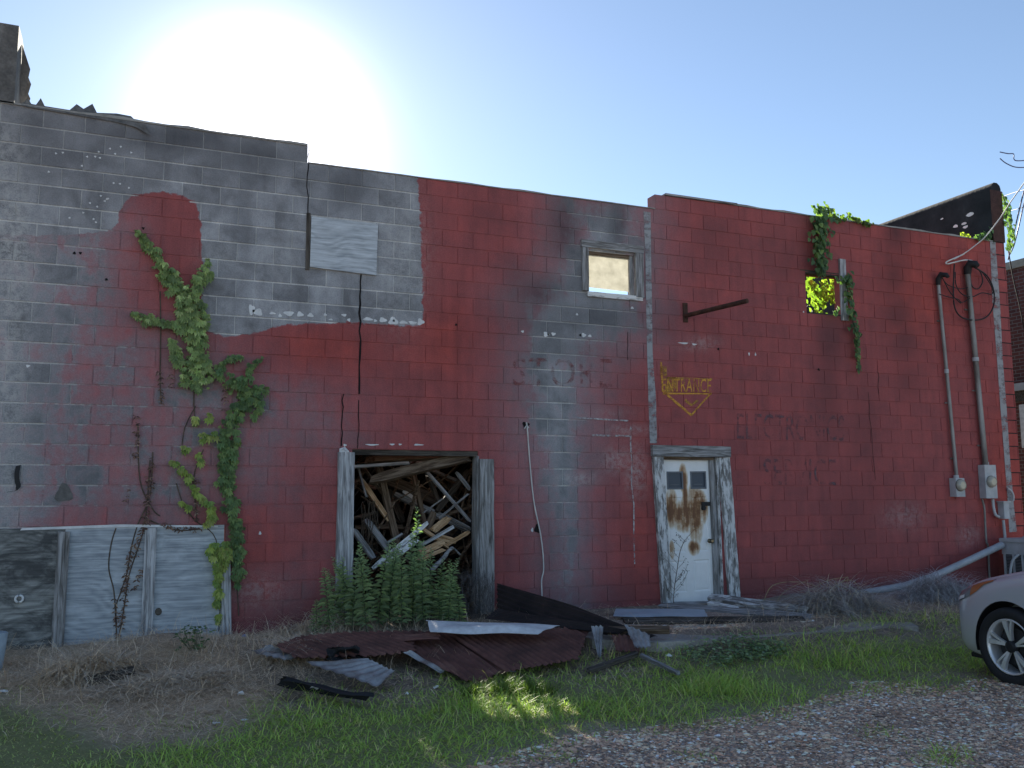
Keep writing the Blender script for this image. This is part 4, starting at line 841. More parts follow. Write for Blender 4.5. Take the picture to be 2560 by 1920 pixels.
LUM = [  # x0,y0,Y0, x1,y1,Y1, width, thick, material, ragged, label
    (720, 590, .30, 1640, 370, .10, .115, .10, 'brown_wood', .12, 'thick splintered gray-brown beam slanting across the top of the open bay'),
    (730, 385, .55, 1640, 345, .45, .10, .09, 'brown_wood', .12, 'rotten log-like timber lying just under the head of the open bay'),
    (535, 462, .34, 1070, 425, .34, .035, .03, 'pale_wood', .01, 'thin pale strip at the upper left of the open bay'),
    (775, 450, .75, 965, 1250, .55, .085, .05, 'brown_wood', .03, 'long brown rafter standing steeply left of centre in the open bay'),
    (610, 600, .66, 860, 970, .62, .06, .04, 'tan_wood', .04, 'orange-brown broken lath leaning at the left of the open bay'),
    (1115, 500, .95, 1225, 1010, .75, .055, .045, 'brown_wood', .03, 'narrow upright rafter in the middle of the open bay'),
    (1225, 480, .42, 1665, 985, .40, .035, .03, 'pale_wood', .04, 'long pale lath running down to the right side of the open bay'),
    (1255, 475, 1.25, 1540, 595, 1.25, .04, .03, 'gray_wood', .02, 'short dim plank high on the right inside the open bay'),
    (1660, 500, .85, 1360, 890, .80, .075, .05, 'dark_wood', .03, 'dark diagonal timber at the right inside the open bay'),
    (940, 735, 1.05, 1670, 1085, .70, .075, .05, 'gray_wood', .03, 'gray joist crossing down the middle of the open bay'),
    (860, 585, 1.45, 1365, 805, 1.3, .16, .03, 'dark_wood', .05, 'wide dark plank deep inside the open bay'),
    (1035, 715, .98, 1150, 790, .96, .05, .02, 'pale_wood', .05, 'small pale wood chip in the middle of the open bay'),
    (1380, 965, .33, 1655, 735, .33, .025, .02, 'gray_wood', .02, 'thin forked lath at the right of the open bay'),
    (1220, 915, .6, 1405, 780, .6, .018, .015, 'pale_wood', .01, 'short thin stick in the right half of the open bay'),
    (540, 1062, 1.15, 1015, 1058, 1.15, .055, .05, 'brown_wood', .0, 'level brown rail low on the left inside the open bay'),
    (530, 1090, .32, 710, 1345, .18, .07, .045, 'gray_wood', .05, 'pale board stub leaning at the lower left of the open bay'),
    (660, 1000, .5, 880, 1290, .4, .085, .04, 'gray_wood', .04, 'gray-blue plank leaning low on the left of the open bay'),
    (720, 1462, -.10, 1245, 1025, .35, .055, .04, 'white_wood', .05, 'long flaking white board slanting up through the weeds'),
    (860, 1400, .0, 1140, 1195, .15, .07, .02, 'white_wood', .06, 'curled white painted splinter board above the weeds'),
    (1185, 1245, .2, 1515, 1055, .12, .04, .04, 'pale_wood', .01, 'light gray square stick in the lower right of the open bay'),
    (1245, 1115, .45, 1315, 925, .5, .085, .04, 'brown_wood', .04, 'short brown board standing in the lower right of the open bay'),
    (1445, 1235, .22, 1670, 1105, .2, .05, .035, 'tan_wood', .03, 'fresh tan split timber at the lower right of the open bay'),
    (1195, 1310, .12, 1385, 1225, .15, .085, .03, 'tan_wood', .07, 'broad tan splinter in front of the debris in the bay'),
    (1385, 1165, .26, 1510, 1195, .22, .075, .03, 'tan_wood', .05, 'short tan slab of broken wood at the right of the bay'),
    (1225, 1085, .30, 1455, 1250, .2, .045, .03, 'tan_wood', .04, 'tan board crossing under the gray stick in the bay'),
    (1190, 1375, .05, 1405, 1285, .08, .045, .03, 'tan_wood', .05, 'lowest tan splinter just above the weeds'),
    (1320, 1085, .34, 1445, 985, .36, .09, .02, 'tan_wood', .06, 'torn tan panel piece in the right of the bay'),
    (1560, 535, .28, 1655, 655, .26, .04, .03, 'gray_wood', .04, 'splintered stub beside the right jamb of the bay'),
    (1260, 560, 1.0, 1360, 785, .95, .05, .04, 'dark_wood', .03, 'dark short rafter hanging in the upper right of the bay'),
    (1450, 955, .5, 1670, 1065, .45, .035, .03, 'gray_wood', .02, 'thin gray lath low at the right jamb of the bay'),
    (575, 470, .6, 655, 760, .55, .025, .02, 'gray_wood', .01, 'thin upright lath at the left jamb of the bay'),
    (870, 1210, .35, 1000, 1130, .4, .03, .025, 'gray_wood', .02, 'short gray stick behind the tall weed in the bay'),
    (1490, 640, 1.5, 1560, 900, 1.5, .12, .03, 'dark_wood', .03, 'dim upright board at the back right of the bay'),
    (880, 700, 1.6, 1010, 1000, 1.5, .10, .03, 'dark_wood', .03, 'dim leaning board at the back of the bay')]
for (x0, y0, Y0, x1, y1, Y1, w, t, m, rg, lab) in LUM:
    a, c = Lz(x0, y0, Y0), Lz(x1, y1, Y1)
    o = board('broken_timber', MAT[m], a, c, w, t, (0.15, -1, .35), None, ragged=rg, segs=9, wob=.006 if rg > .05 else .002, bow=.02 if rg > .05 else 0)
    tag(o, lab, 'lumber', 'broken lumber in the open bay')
b = MB(); b.tube(catmull([Lz(1290, 1490, .0), Lz(1350, 1430, .02), Lz(1420, 1360, .03), Lz(1470, 1290, .06), Lz(1515, 1268, .08), Lz(1580, 1330, .1)], 6), [.03] * 8 + [.026] * 8 + [.022] * 8 + [.012] * 7, 7)
tag(b.build('bent_branch', MAT['gray_wood']), 'bent gray branch at the lower right of the open bay', 'branch')
b = MB()
for i in range(26):
    x = random.uniform(600, 780); y = random.uniform(780, 1000); Y = random.uniform(.3, .6); pts = [Lz(x, y, Y)]
    for s_ in range(5): x += random.uniform(-18, 18); y += random.uniform(40, 110); pts.append(Lz(x, min(y, 1440), Y))
    b.tube(catmull(pts, 3), .0035, 4)
tag(b.build('dangling_roots', MAT['stem']), 'tangle of thin dead roots hanging at the left of the bay', 'roots', kind='stuff')
b = MB()                                          # loose rubble filling the floor of the bay
for i in range(150):
    x = random.uniform(2.95, 5.6); y = random.uniform(.25, 3.4); z = -.1 + .55 * random.random() * min(1, .25 + y / 2.2); L = random.uniform(.12, .8); M = Matrix.Translation((x, y, z)) @ Matrix.Rotation(random.uniform(0, 6.3), 4, 'Z') @ Matrix.Rotation(random.uniform(-.7, .7), 4, 'Y') @ Matrix.Rotation(random.uniform(-.5, .5), 4, 'X')
    b.box((-L / 2, -random.uniform(.02, .08), -.012), (L / 2, random.uniform(.02, .08), .012), 0, M)
for i in range(90):                                # long thin splinters deeper in the bay
    x = random.uniform(3.0, 5.4); y = random.uniform(.55, 2.4); z = random.uniform(.1, 1.75); L = random.uniform(.4, 1.3); M = Matrix.Translation((x, y, z)) @ Matrix.Rotation(random.uniform(-.6, .6), 4, 'Z') @ Matrix.Rotation(random.choice((-1, 1)) * random.uniform(.15, 1.4), 4, 'Y') @ Matrix.Rotation(random.uniform(-1, 1), 4, 'X')
    w_ = random.uniform(.008, .03); b.box((-L / 2, -w_, -.008), (L / 2, w_, .008), 0, M)
tag(b.build('rubble', MAT['brown_wood']), 'heap of small broken boards on the floor of the bay', 'rubble', kind='stuff')

# ================================================================== SHEET METAL IN THE YARD
def metal(name, a_, b_, c_, scale, metal_, rough):
    k = NT(name); o = k.obj(); f = k.noise(o, scale, 7, .65, .3); g = k.noise(k.map(o, (1, 1, 1)), scale * 7, 4, .6)
    c = k.ramp(f, [(.32, a_), (.52, b_), (.72, c_)]); c = k.mix(.45, c, k.ramp(g, [(.3, .6), (.7, 1.25)]), 'MULTIPLY'); k.bsdf(c, rough, metal_, k.bump(g, .15, .003), .35); return k.m
MAT['rust_sheet'] = metal('rusted_roofing_sheet', (.075, .037, .032), (.145, .064, .052), (.22, .115, .09), 3.0, 0, .75)
MAT['dark_sheet'] = metal('dark_rust_roofing_sheet', (.012, .010, .011), (.028, .020, .019), (.055, .035, .03), 3.0, .0, .7)
MAT['galv_sheet'] = metal('galvanised_sheet', (.16, .13, .12), (.34, .35, .36), (.46, .48, .50), 3.2, .35, .45)
MAT['white_sheet'] = metal('white_painted_sheet', (.55, .57, .60), (.68, .70, .72), (.76, .77, .78), 2.0, 0, .5)
def corr(name, m, label, corners, ribs, amp, along='v', sag=.0, jag=.0, group='scrap metal sheets in front of the bay', nv=10, bump=.012, cat='metal sheet'):
    """corrugated (ribs>0) or flat sheet over four corner points a,b,c,d (a-b is the u edge)"""
    a, b_, c, d = [np.array(p, float) for p in corners]; nu = max(14, ribs * 6) if ribs else 14
    nrm = np.cross(b_ - a, d - a); nrm /= np.linalg.norm(nrm); nrm = nrm if nrm[2] > 0 else -nrm
    U, Vv = np.meshgrid(np.linspace(0, 1, nu + 1), np.linspace(0, 1, nv + 1)); sd = random.random() * 50
    Uj = U + jag * np.where((U == 0) | (U == 1), np.random.RandomState(int(sd * 10)).normal(0, 1, U.shape), 0) * .5; Vj = Vv + jag * np.where((Vv == 0) | (Vv == 1), np.sin(U * 37 + sd) * .6 + np.sin(U * 91 + sd) * .4, 0)
    P = ((1 - Uj) * (1 - Vj))[..., None] * a + (Uj * (1 - Vj))[..., None] * b_ + (Uj * Vj)[..., None] * c + ((1 - Uj) * Vj)[..., None] * d
    h = amp * np.sin(2 * math.pi * ribs * U) if ribs else 0 * U
    h = h + bump * vnoise(U * 3 + sd, Vv * 3, 1.3) + sag * np.sin(math.pi * Vv) * (1 - .4 * U)
    P = P + h[..., None] * nrm; V = P.reshape(-1, 3); n0 = len(V); V = np.concatenate([V, V - nrm * .0025]); w = nu + 1
    ii = (np.arange(nv)[:, None] * w + np.arange(nu)[None]).ravel(); F = np.stack([ii, ii + 1, ii + w + 1, ii + w], 1)
    rim = [(i, i + 1) for i in range(nu)] + [(i * w + nu, (i + 1) * w + nu) for i in range(nv)] + [(nv * w + i + 1, nv * w + i) for i in range(nu)] + [((i + 1) * w, i * w) for i in range(nv)]
    F = np.concatenate([F, F[:, ::-1] + n0, np.array([(p, q, q + n0, p + n0) for p, q in rim])])
    cen = V.mean(0); me = np_mesh(name, V - cen, F, [m], bool(ribs)); o = mesh_obj(name, me, None, Matrix.Translation(Vector(cen)))
    return tag(o, label, cat, group)
def S(x, y, z): return GP(600 + x / 2.011, 1380 + y / 2.011, max(.03, z * .7 + .20))     # from the enlarged view of the yard
def corr2(name, m, label, poly, plane, rib, pitch=.068, amp=.009, jag=.012, sag=0.0, group='scrap metal sheets in front of the bay'):
    """corrugated sheet with straight parallel ribs: poly = outline in photo pixels on the plane through three points"""
    A, B_, C_ = [np.array(p, float) for p in plane]; nrm = np.cross(B_ - A, C_ - A); nrm /= np.linalg.norm(nrm); nrm = nrm if nrm[2] > 0 or nrm[1] < 0 else -nrm
    def hit(x, y): d_ = ray(x, y); return CAM + d_ * (np.dot(A - CAM, nrm) / np.dot(d_, nrm))
    P = np.array([hit(*p) for p in poly]); r_ = hit(*rib[1]) - hit(*rib[0]); r_ /= np.linalg.norm(r_); q = np.cross(nrm, r_); c0 = P.mean(0)
    u = (P - c0) @ q; v = (P - c0) @ r_; n = len(P); us = np.arange(u.min() + .002, u.max() - .002, pitch / 6); rows = []; nv = 9; rs = np.random.RandomState(len(label))
    for uu in us:
        hits = []
        for a in range(n):
            b_ = (a + 1) % n
            if (u[a] - uu) * (u[b_] - uu) < 0: hits.append(v[a] + (v[b_] - v[a]) * (uu - u[a]) / (u[b_] - u[a]))
        if len(hits) < 2: hits = [0, 0]
        lo, hi = min(hits) + rs.normal(0, jag), max(hits) + rs.normal(0, jag); t = np.linspace(0, 1, nv + 1); vv = lo + (hi - lo) * t
        h = amp * math.sin(2 * math.pi * uu / pitch) + sag * np.sin(math.pi * t) + .014 * vnoise(uu * 2.2 + len(label), vv * 2.2, 1.0)
        rows.append(c0 + uu * q + vv[:, None] * r_ + h[:, None] * nrm)
    V = np.concatenate(rows); w = nv + 1; ii = (np.arange(len(us) - 1)[:, None] * w + np.arange(nv)[None]).ravel(); F = np.stack([ii, ii + 1, ii + w + 1, ii + w], 1); n0 = len(V); V = np.concatenate([V, V - nrm * .0025]); F = np.concatenate([F, F[:, ::-1] + n0]); cen = V.mean(0)
    return tag(mesh_obj(name, np_mesh(name, V - cen, F, [m], True), None, Matrix.Translation(Vector(cen))), label, 'metal sheet', group)
def Sp(x, y): return (600 + x / 2.011, 1380 + y / 2.011)
corr2('roofing_sheet', MAT['rust_sheet'], 'rusty corrugated sheet lying flat at the left of the scrap pile', [Sp(170, 460), Sp(300, 418), Sp(865, 390), Sp(880, 500), Sp(700, 522), Sp(275, 530)], [S(190, 455, -.05), S(860, 395, .02), S(700, 520, -.06)], [Sp(300, 420), Sp(560, 515)])
corr2('roofing_sheet', MAT['rust_sheet'], 'large rusty corrugated sheet in the middle of the scrap pile', [Sp(830, 393), Sp(1095, 408), Sp(1350, 592), Sp(1185, 660), Sp(1110, 640), Sp(850, 500)], [S(1180, 655, -.19), S(1345, 590, -.16), S(900, 400, -.03)], [Sp(1090, 410), Sp(1345, 590)])
corr2('roofing_sheet', MAT['rust_sheet'], 'rusty corrugated sheet with sun streaks at the right of the scrap pile', [Sp(1050, 405), Sp(1765, 372), Sp(1700, 540), Sp(1600, 560), Sp(1340, 600)], [S(1340, 595, -.14), S(1690, 535, -.13), S(1400, 395, .0)], [Sp(1070, 415), Sp(1345, 600)])
corr('roofing_sheet', MAT['rust_sheet'], 'narrow rusty corrugated strip along the foot of the weeds', [S(560, 420, -.04), S(600, 455, -.05), S(1000, 440, .05), S(1000, 408, .05)], 4, .008, jag=.03)
corr('white_metal_sheet', MAT['white_sheet'], 'bright white bent sheet lying on the rusty sheets', [S(955, 405, .10), S(1500, 410, .12), S(1605, 372, .11), S(935, 345, .13)], 0, 0, sag=.04, jag=.008, bump=.02)
corr2('dark_roofing_sheet', MAT['dark_sheet'], 'dark corrugated sheet leaning from the right bay post down to the apron', [(1243, 1458), (1330, 1482), (1430, 1512), (1560, 1562), (1645, 1592), (1590, 1598), (1480, 1580), (1340, 1548), (1243, 1527)], [WP(1243, 1458, -.10), WP(1243, 1527, -.55), ZP(1640, 1592, -.02)], [(1243, 1470), (1600, 1590)])
corr('dark_roofing_sheet', MAT['dark_sheet'], 'dark corrugated sheet lying below the leaning one', [S(1230, 330, -.02), S(1300, 285, .0), S(1950, 395, .02), S(1880, 415, -.03)], 7, .009, nv=12)
corr('galvanised_sheet', MAT['galv_sheet'], 'galvanised sheet with a rusted torn corner at the lower left of the pile', [S(330, 555, -.10), S(690, 675, -.16), S(778, 597, -.05), S(640, 535, -.02)], 6, .006, jag=.02)
corr('galvanised_sheet', MAT['galv_sheet'], 'gray flattened sheet at the far left of the scrap pile', [S(60, 500, -.12), S(230, 545, -.14), S(300, 520, -.12), S(150, 470, -.10)], 4, .006, jag=.04)
corr('galvanised_sheet', MAT['galv_sheet'], 'narrow galvanised strip poking out under the middle rusty sheet', [S(820, 505, -.05), S(1010, 610, -.20), S(1030, 595, -.17), S(860, 495, -.02)], 2, .005)
corr('galvanised_strip', MAT['galv_sheet'], 'small galvanised strip hanging at the right end of the rusty sheets', [S(1765, 372, .09), S(1828, 374, .09), S(1815, 530, -.20), S(1798, 520, -.18)], 3, .008, jag=.02)
corr('roofing_scrap', MAT['rust_sheet'], 'small rusty and white scrap at the right of the pile', [S(1890, 500, -.14), S(2010, 500, -.14), S(1985, 408, -.03), S(1870, 420, -.03)], 4, .008, jag=.03)
corr('roofing_scrap', MAT['galv_sheet'], 'striped galvanised scrap at the right end of the pile', [S(1985, 480, -.10), S(2065, 475, -.10), S(2060, 415, -.02), S(1935, 368, .04)], 4, .008, jag=.03)
corr('roofing_scrap', MAT['galv_sheet'], 'small bright scrap under the right rusty sheet', [S(1335, 600, -.19), S(1390, 605, -.2), S(1380, 590, -.17), S(1340, 585, -.16)], 0, 0)
corr('roofing_felt', MAT['tar'], 'black curled roofing felt at the front left of the pile', [S(190, 665, -.22), S(640, 750, -.26), S(660, 735, -.16), S(225, 655, -.08)], 0, 0, sag=.05, jag=.03, bump=.03)
corr('roofing_felt', MAT['tar'], 'crumpled black felt lump between the gray and rusty sheets', [S(430, 545, -.12), S(605, 525, -.10), S(600, 475, .06), S(470, 480, .04)], 0, 0, sag=.06, jag=.06, bump=.06)
corr('blue_gray_sheet', mottled('blue_gray_painted_sheet', [(.3, (.30, .36, .42)), (.7, (.42, .48, .55))], 3, rough=.6), 'pale blue-gray flat panel on the apron beside the door', [ZP(1533, 1541, -.02), ZP(1770, 1541, -.02), ZP(1760, 1524, .0), ZP(1540, 1522, .0)], 0, 0, sag=.01, group=None, cat='panel')
o = board('wet_plank', MAT['dark_wood'], ZP(1560, 1556, -.06), ZP(2010, 1550, -.06), .14, .05, (0, -.3, 1)); tag(o, 'dark plank lying flat along the apron under the blue-gray panel', 'plank')
o = board('fallen_plank', MAT['peel_wood'], ZP(1776, 1494, .035), ZP(2012, 1527, -.01), .15, .05, (0, -.8, .6), None, ragged=.03); tag(o, 'weathered plank resting on the door sill and sloping to the right', 'plank', 'planks at the door')
o = board('fallen_plank', MAT['gray_wood'], ZP(1652, 1515, -.045), ZP(2028, 1545, -.05), .15, .05, (0, -.5, .85), None, ragged=.03); tag(o, 'long gray plank lying under the sloping one at the door', 'plank', 'planks at the door')
o = board('fallen_plank', MAT['white_wood'], ZP(1775, 1508, -.0), ZP(1842, 1521, -.03), .07, .03, (0, -.6, .8), None, ragged=.03); tag(o, 'short broken white piece wedged between the planks at the door', 'plank', 'planks at the door')
o = board('yard_plank', MAT['dark_wood'], S(1750, 600, -.22), S(1995, 512, -.16), .05, .04, (0, -.3, 1)); tag(o, 'gray plank propped behind the right end of the scrap pile', 'plank', 'planks in the yard')
o = board('yard_plank', MAT['gray_wood'], S(2020, 520, -.15), S(2195, 607, -.22), .045, .03, (0, -.3, 1), None, ragged=.02); tag(o, 'short gray plank pointing to the grass at the right of the pile', 'plank', 'planks in the yard')
o = board('yard_plank', MAT['brown_wood'], S(1850, 395, -.05), S(2160, 392, -.05), .10, .05, (0, -.3, 1)); tag(o, 'reddish brown plank lying level behind the right scrap', 'plank', 'planks in the yard')
o = board('yard_plank', MAT['dark_wood'], GP(215, 1705, .03), GP(330, 1678, .08), .09, .05, (0, -.5, 1), None, ragged=.02); tag(o, 'dark charred stick end in the straw at the left', 'plank', 'planks in the yard')
def litter(name, label, m, px, py, w, h, dz=.02, cat='litter'):
    w *= .6; h *= .6; c = GP(px, py, dz * .6); b = MB(); n = 9; ring = [(w * (.7 + .45 * random.random()) * math.cos(t), w * .7 * (.6 + .5 * random.random()) * math.sin(t), random.uniform(-.3, .6) * h) for t in np.linspace(0, 6.28, n + 1)[:-1]]
    b.add(ring + [(0, 0, h)] + [(x * .5, y * .5, h * random.uniform(.3, 1.0)) for x, y, z in ring], [(i, (i + 1) % n, n + 1 + (i + 1) % n, n + 1 + i) for i in range(n)] + [(n, n + 1 + i, n + 1 + (i + 1) % n) for i in range(n)])
    return tag(b.build(name, m, None, Matrix.Translation(c)), label, cat, 'litter in the yard')
wp_ = MAT['white_paint']
litter('paper_scrap', 'crumpled white paper at the right end of the scrap pile', wp_, 1672, 1641, .07, .05); litter('paper_scrap', 'white scrap on the black felt', wp_, 788, 1722, .07, .05, .12)
litter('paper_scrap', 'white scrap in the straw left of the pile', wp_, 603, 1737, .05, .05); litter('paper_scrap', 'whitish patch on the straw mound', wp_, 447, 1692, .10, .04, .05)
litter('paper_scrap', 'pale scraps on the dark bare spot in the straw', wp_, 540, 1808, .06, .02); litter('paper_scrap', 'thin pale scrap right of the bare spot', wp_, 610, 1800, .05, .015); litter('paper_scrap', 'white scrap at the left edge of the grass', wp_, 8, 1730, .07, .03)
litter('paper_scrap', 'pale scrap in front of the middle rusty sheet', wp_, 1092, 1720, .05, .04); litter('paper_scrap', 'small pale scrap in the grass before the pile', wp_, 1018, 1735, .03, .03); litter('paper_scrap', 'white scrap on the apron by the straw', wp_, 2033, 1553, .04, .03)
o = litter('plastic_bottle', 'crushed blue and white bottle in the dry grass left of the weeds', plain('blue_plastic', (.25, .38, .75), .3), 611, 1593, .05, .05, .05, 'bottle')
b = MB(); q = GP(-30, 1680); b.tube([q, q + Vector((0, 0, .33)), q + Vector((0, 0, .34))], [.11, .14, .13], 18); tag(b.build('bucket', plain('pale_blue_plastic', (.42, .50, .56), .45)), 'pale blue bucket cut off by the left edge', 'bucket')

# ================================================================== FITTINGS ON THE WALL
# pipe bracket
br_ = empty('sign_bracket', WP(1712, 780), 'rusty iron pipe bracket sticking out beside the entrance lettering', 'bracket')
q = WP(1712, 781); b = MB(); b.box((q.x - .035, -.022, q.z - .14), (q.x + .035, -.006, q.z + .13)); b.build('plate', MAT['rust_metal'], br_)
e = WP(1868, 752, -1.05); b = MB(); b.tube([Vector((q.x, -.02, q.z - .05)), e], .032, 12); b.build('pipe_arm', MAT['rust_metal'], br_)
b = MB()
for dx, dz in ((-.02, .1), (.02, -.1), (-.02, -.1), (.02, .1)): b.tube([(q.x + dx, -.022, q.z + dz), (q.x + dx, -.03, q.z + dz)], .009, 8)
b.build('bolts', MAT['rust_metal'], br_)['kind'] = 'stuff'
# white cable
pts = [WP(1317, 1062, -.02), WP(1319, 1080, -.03), WP(1321, 1110, -.025), WP(1325, 1160, -.02), WP(1330, 1215, -.02), WP(1336, 1262, -.03), WP(1344, 1300, -.03), WP(1352, 1340, -.025), WP(1357, 1380, -.03), WP(1359, 1425, -.03), WP(1354, 1450, -.04), WP(1355, 1490, -.05)]
b = MB(); b.tube(catmull(pts, 5), .0085, 6); b.tube([WP(1311, 1072, -.03), WP(1317, 1062, -.03), WP(1322, 1070, -.03)], .008, 6); b.tube([WP(1317, 1062, -.03), WP(1316, 1056, -.03)], .01, 6)
tag(b.build('white_cable', MAT['white_cable']), 'white cable hanging down the wall right of the open bay', 'cable')
b = MB(); P_ = catmull([WP(46, 1165, -.02), WP(42, 1185, -.03), WP(43, 1205, -.03), WP(46, 1216, -.03), WP(40, 1227, -.03), WP(18, 1231, -.03)], 5)
vs = []; fs = []
for i, p in enumerate(P_):
    w = .022 if i < 18 else .012; vs += [p + Vector((-w, 0, 0)), p + Vector((w, 0, w * .6))]
b.add(vs, [(2 * i, 2 * i + 1, 2 * i + 3, 2 * i + 2) for i in range(len(P_) - 1)]); tag(b.build('rubber_strap', MAT['black']), 'black strap hanging from a nail at the left of the wall', 'strap')
# service masts, meters, boxes
def mast(label, x0, y0, x1, y1, r, Y, s):
    t = empty('service_mast', WP(x1, y1, Y), label, 'conduit', 'electric service masts'); a, c = WP(x0, y0, Y), WP(x1, y1, Y)
    b = MB(); b.tube([a, c], r, 12); b.build('conduit_pipe', MAT['pipe_metal'], t)
    b = MB(); mid = a.lerp(c, .46); b.tube([mid + Vector((0, 0, .03)), mid - Vector((0, 0, .03))], r * 1.2, 12); b.build('coupling', MAT['pale_metal'], t)
    b = MB(); b.tube([a + Vector((0, .0, -.05)), a + Vector((0, -.01, .05)), a + Vector((.02, -.05, .11)), a + Vector((.05, -.12, .09)), a + Vector((.06, -.15, .05))], [r * 1.25, r * 1.5, r * 1.7, r * 1.4, r * .9], 12); b.build('weather_head', MAT['black'], t)
    b = MB()
    for f in (.2, .62, .9): m_ = a.lerp(c, f); b.box((m_.x - r * 1.9, -.008, m_.z - .012), (m_.x + r * 1.9, Y + r, m_.z + .012))
    b.build('strap', MAT['pipe_metal'], t)['kind'] = 'stuff'; return t
mast('thinner gray conduit mast ending at the small meter', 2345, 705, 2392, 1196, .028, -.055, 1); mast('thicker gray conduit mast ending at the tall meter', 2418, 678, 2464, 1163, .042, -.065, 1)
k = NT('meter_glass'); k.bsdf((.42, .40, .33), .15, 0, None, .6); MAT['meter_glass'] = k.m
def meter(label, px0, px1, py0, py1, gx, gy, gr, D=.13):
    f0, f1 = WP(px0, py0, -D), WP(px1, py1, -D); t = empty('electric_meter', ((f0.x + f1.x) / 2, 0, f1.z), label, 'meter', 'electric meters on the right of the wall')
    b = MB(); b.box((f0.x, -D, f1.z), (f1.x, -.006, f0.z), bev=.006); b.build('meter_box', MAT['pale_metal'], t)
    g = WP(gx, gy, -D); b = MB(); b.tube([g + Vector((0, -.0, 0)), g + Vector((0, -.012, 0))], gr * 1.12, 22); b.build('bezel', MAT['pipe_metal'], t)
    b = MB(); b.tube([g + Vector((0, -.01, 0)), g + Vector((0, -.05, 0)), g + Vector((0, -.062, 0))], [gr, gr * .95, gr * .6], 22); b.build('meter_dial', MAT['meter_glass'], t)
    b = MB(); c_ = (f0.x + f1.x) / 2; b.tube([(c_, -.06, f0.z), (c_, -.06, f0.z + .045)], .04, 12); b.build('hub', MAT['pale_metal'], t); return t
meter('small pale square electric meter', 2389, 2414, 1195, 1242, 2400, 1213, .085); meter('tall pale electric meter box beside the patched corner joint', 2461, 2495, 1162, 1246, 2477, 1204, .085)
bx = empty('disconnect_box', WP(2508, 1297, -.1), 'small gray disconnect box below the tall meter', 'electrical box')
f0, f1 = WP(2509, 1256, -.12), WP(2525, 1297, -.12); b = MB(); b.box((f0.x, -.12, f1.z), (f1.x, -.006, f0.z), bev=.006); b.build('box', MAT['pale_metal'], bx); b = MB(); b.box((f0.x - .02, -.14, f0.z), (f1.x + .02, -.006, f0.z + .018)); b.build('lid', MAT['pale_metal'], bx)
b = MB(); b.tube([WP(2508, 1300, -.06), WP(2512, 1338, -.06), WP(2513, 1400, -.06)], .022, 8); b.build('conduit', MAT['pale_metal'], bx)
b = MB(); b.tube(catmull([WP(2482, 1248, -.06), WP(2484, 1270, -.07), WP(2489, 1287, -.07), WP(2498, 1292, -.07)], 5), .022, 8); b.build('elbow', MAT['pale_metal'], bx)
b = MB(); b.tube(catmull([WP(2455, 1248, -.05), WP(2461, 1272, -.05), WP(2463, 1310, -.05), WP(2466, 1355, -.05), WP(2470, 1366, -.05), WP(2473, 1430, -.03), WP(2475, 1452, -.03)], 5), .016, 8); tag(b.build('thin_conduit', MAT['pipe_metal']), 'thin conduit running from the tall meter to the ground', 'conduit')
b = MB(); b.tube(catmull([WP(2519, 1222, -.04), WP(2528, 1228, -.06), WP(2533, 1240, -.06), WP(2532, 1252, -.04)], 5), .02, 8); tag(b.build('loose_pipe_elbow', MAT['pale_metal']), 'small pale pipe elbow beside the patched corner joint', 'pipe')
b = MB(); b.box((WP(2344, 1243).x, -.02, WP(2402, 1253).z), (WP(2404, 1243).x, -.007, WP(2402, 1243).z)); 
# loops of cable at the mast heads
def cable(label, pts, r, m='cable', Y=-.09, name='cable', group='loose cables at the service masts'):
    b = MB(); b.tube(catmull([WP(p[0], p[1], p[2] if len(p) > 2 else Y) for p in pts], 6), r, 6); return tag(b.build(name, MAT[m]), label, 'cable', group)
cable('large black cable loop around the thicker mast', [(2435, 668), (2468, 690), (2485, 730), (2482, 770), (2462, 795), (2430, 800), (2400, 790), (2385, 760), (2384, 700), (2386, 660)], .012)
cable('second black cable loop hanging from the thicker mast head', [(2432, 665), (2455, 680), (2478, 715), (2480, 735), (2455, 732), (2430, 742), (2405, 735), (2390, 712), (2388, 680)], .009)
cable('short round black loop right of the thicker mast head', [(2430, 665), (2426, 690), (2430, 715), (2445, 722), (2456, 705), (2452, 682), (2440, 668)], .010)
cable('thin black cable from the thinner mast across to the loops', [(2352, 690), (2370, 712), (2400, 722), (2420, 718)], .007); cable('thin black cable sagging low between the two masts', [(2348, 735), (2370, 742), (2395, 748), (2405, 756), (2425, 745)], .007)
cable('black cable slanting from the thinner mast to the big loop', [(2355, 692), (2375, 730), (2395, 752), (2402, 758)], .008)
cable('white cable loop on top of the thicker mast', [(2440, 668), (2436, 655), (2415, 650), (2385, 656), (2368, 660), (2366, 655), (2385, 646), (2410, 635)], .012, 'white_cable')
cable('overhead service cable rising from the mast to the wall corner', [(2385, 648), (2410, 634, -.12), (2440, 612, -.2), (2465, 590, -.3), (2500, 545, -.4), (2530, 500, -.6), (2580, 430, -1.0)], .009, 'pale_wire' if 'pale_wire' in MAT else 'white_cable')
MAT['blue_wire'] = plain('bluish_wire', (.10, .10, .24), .5)
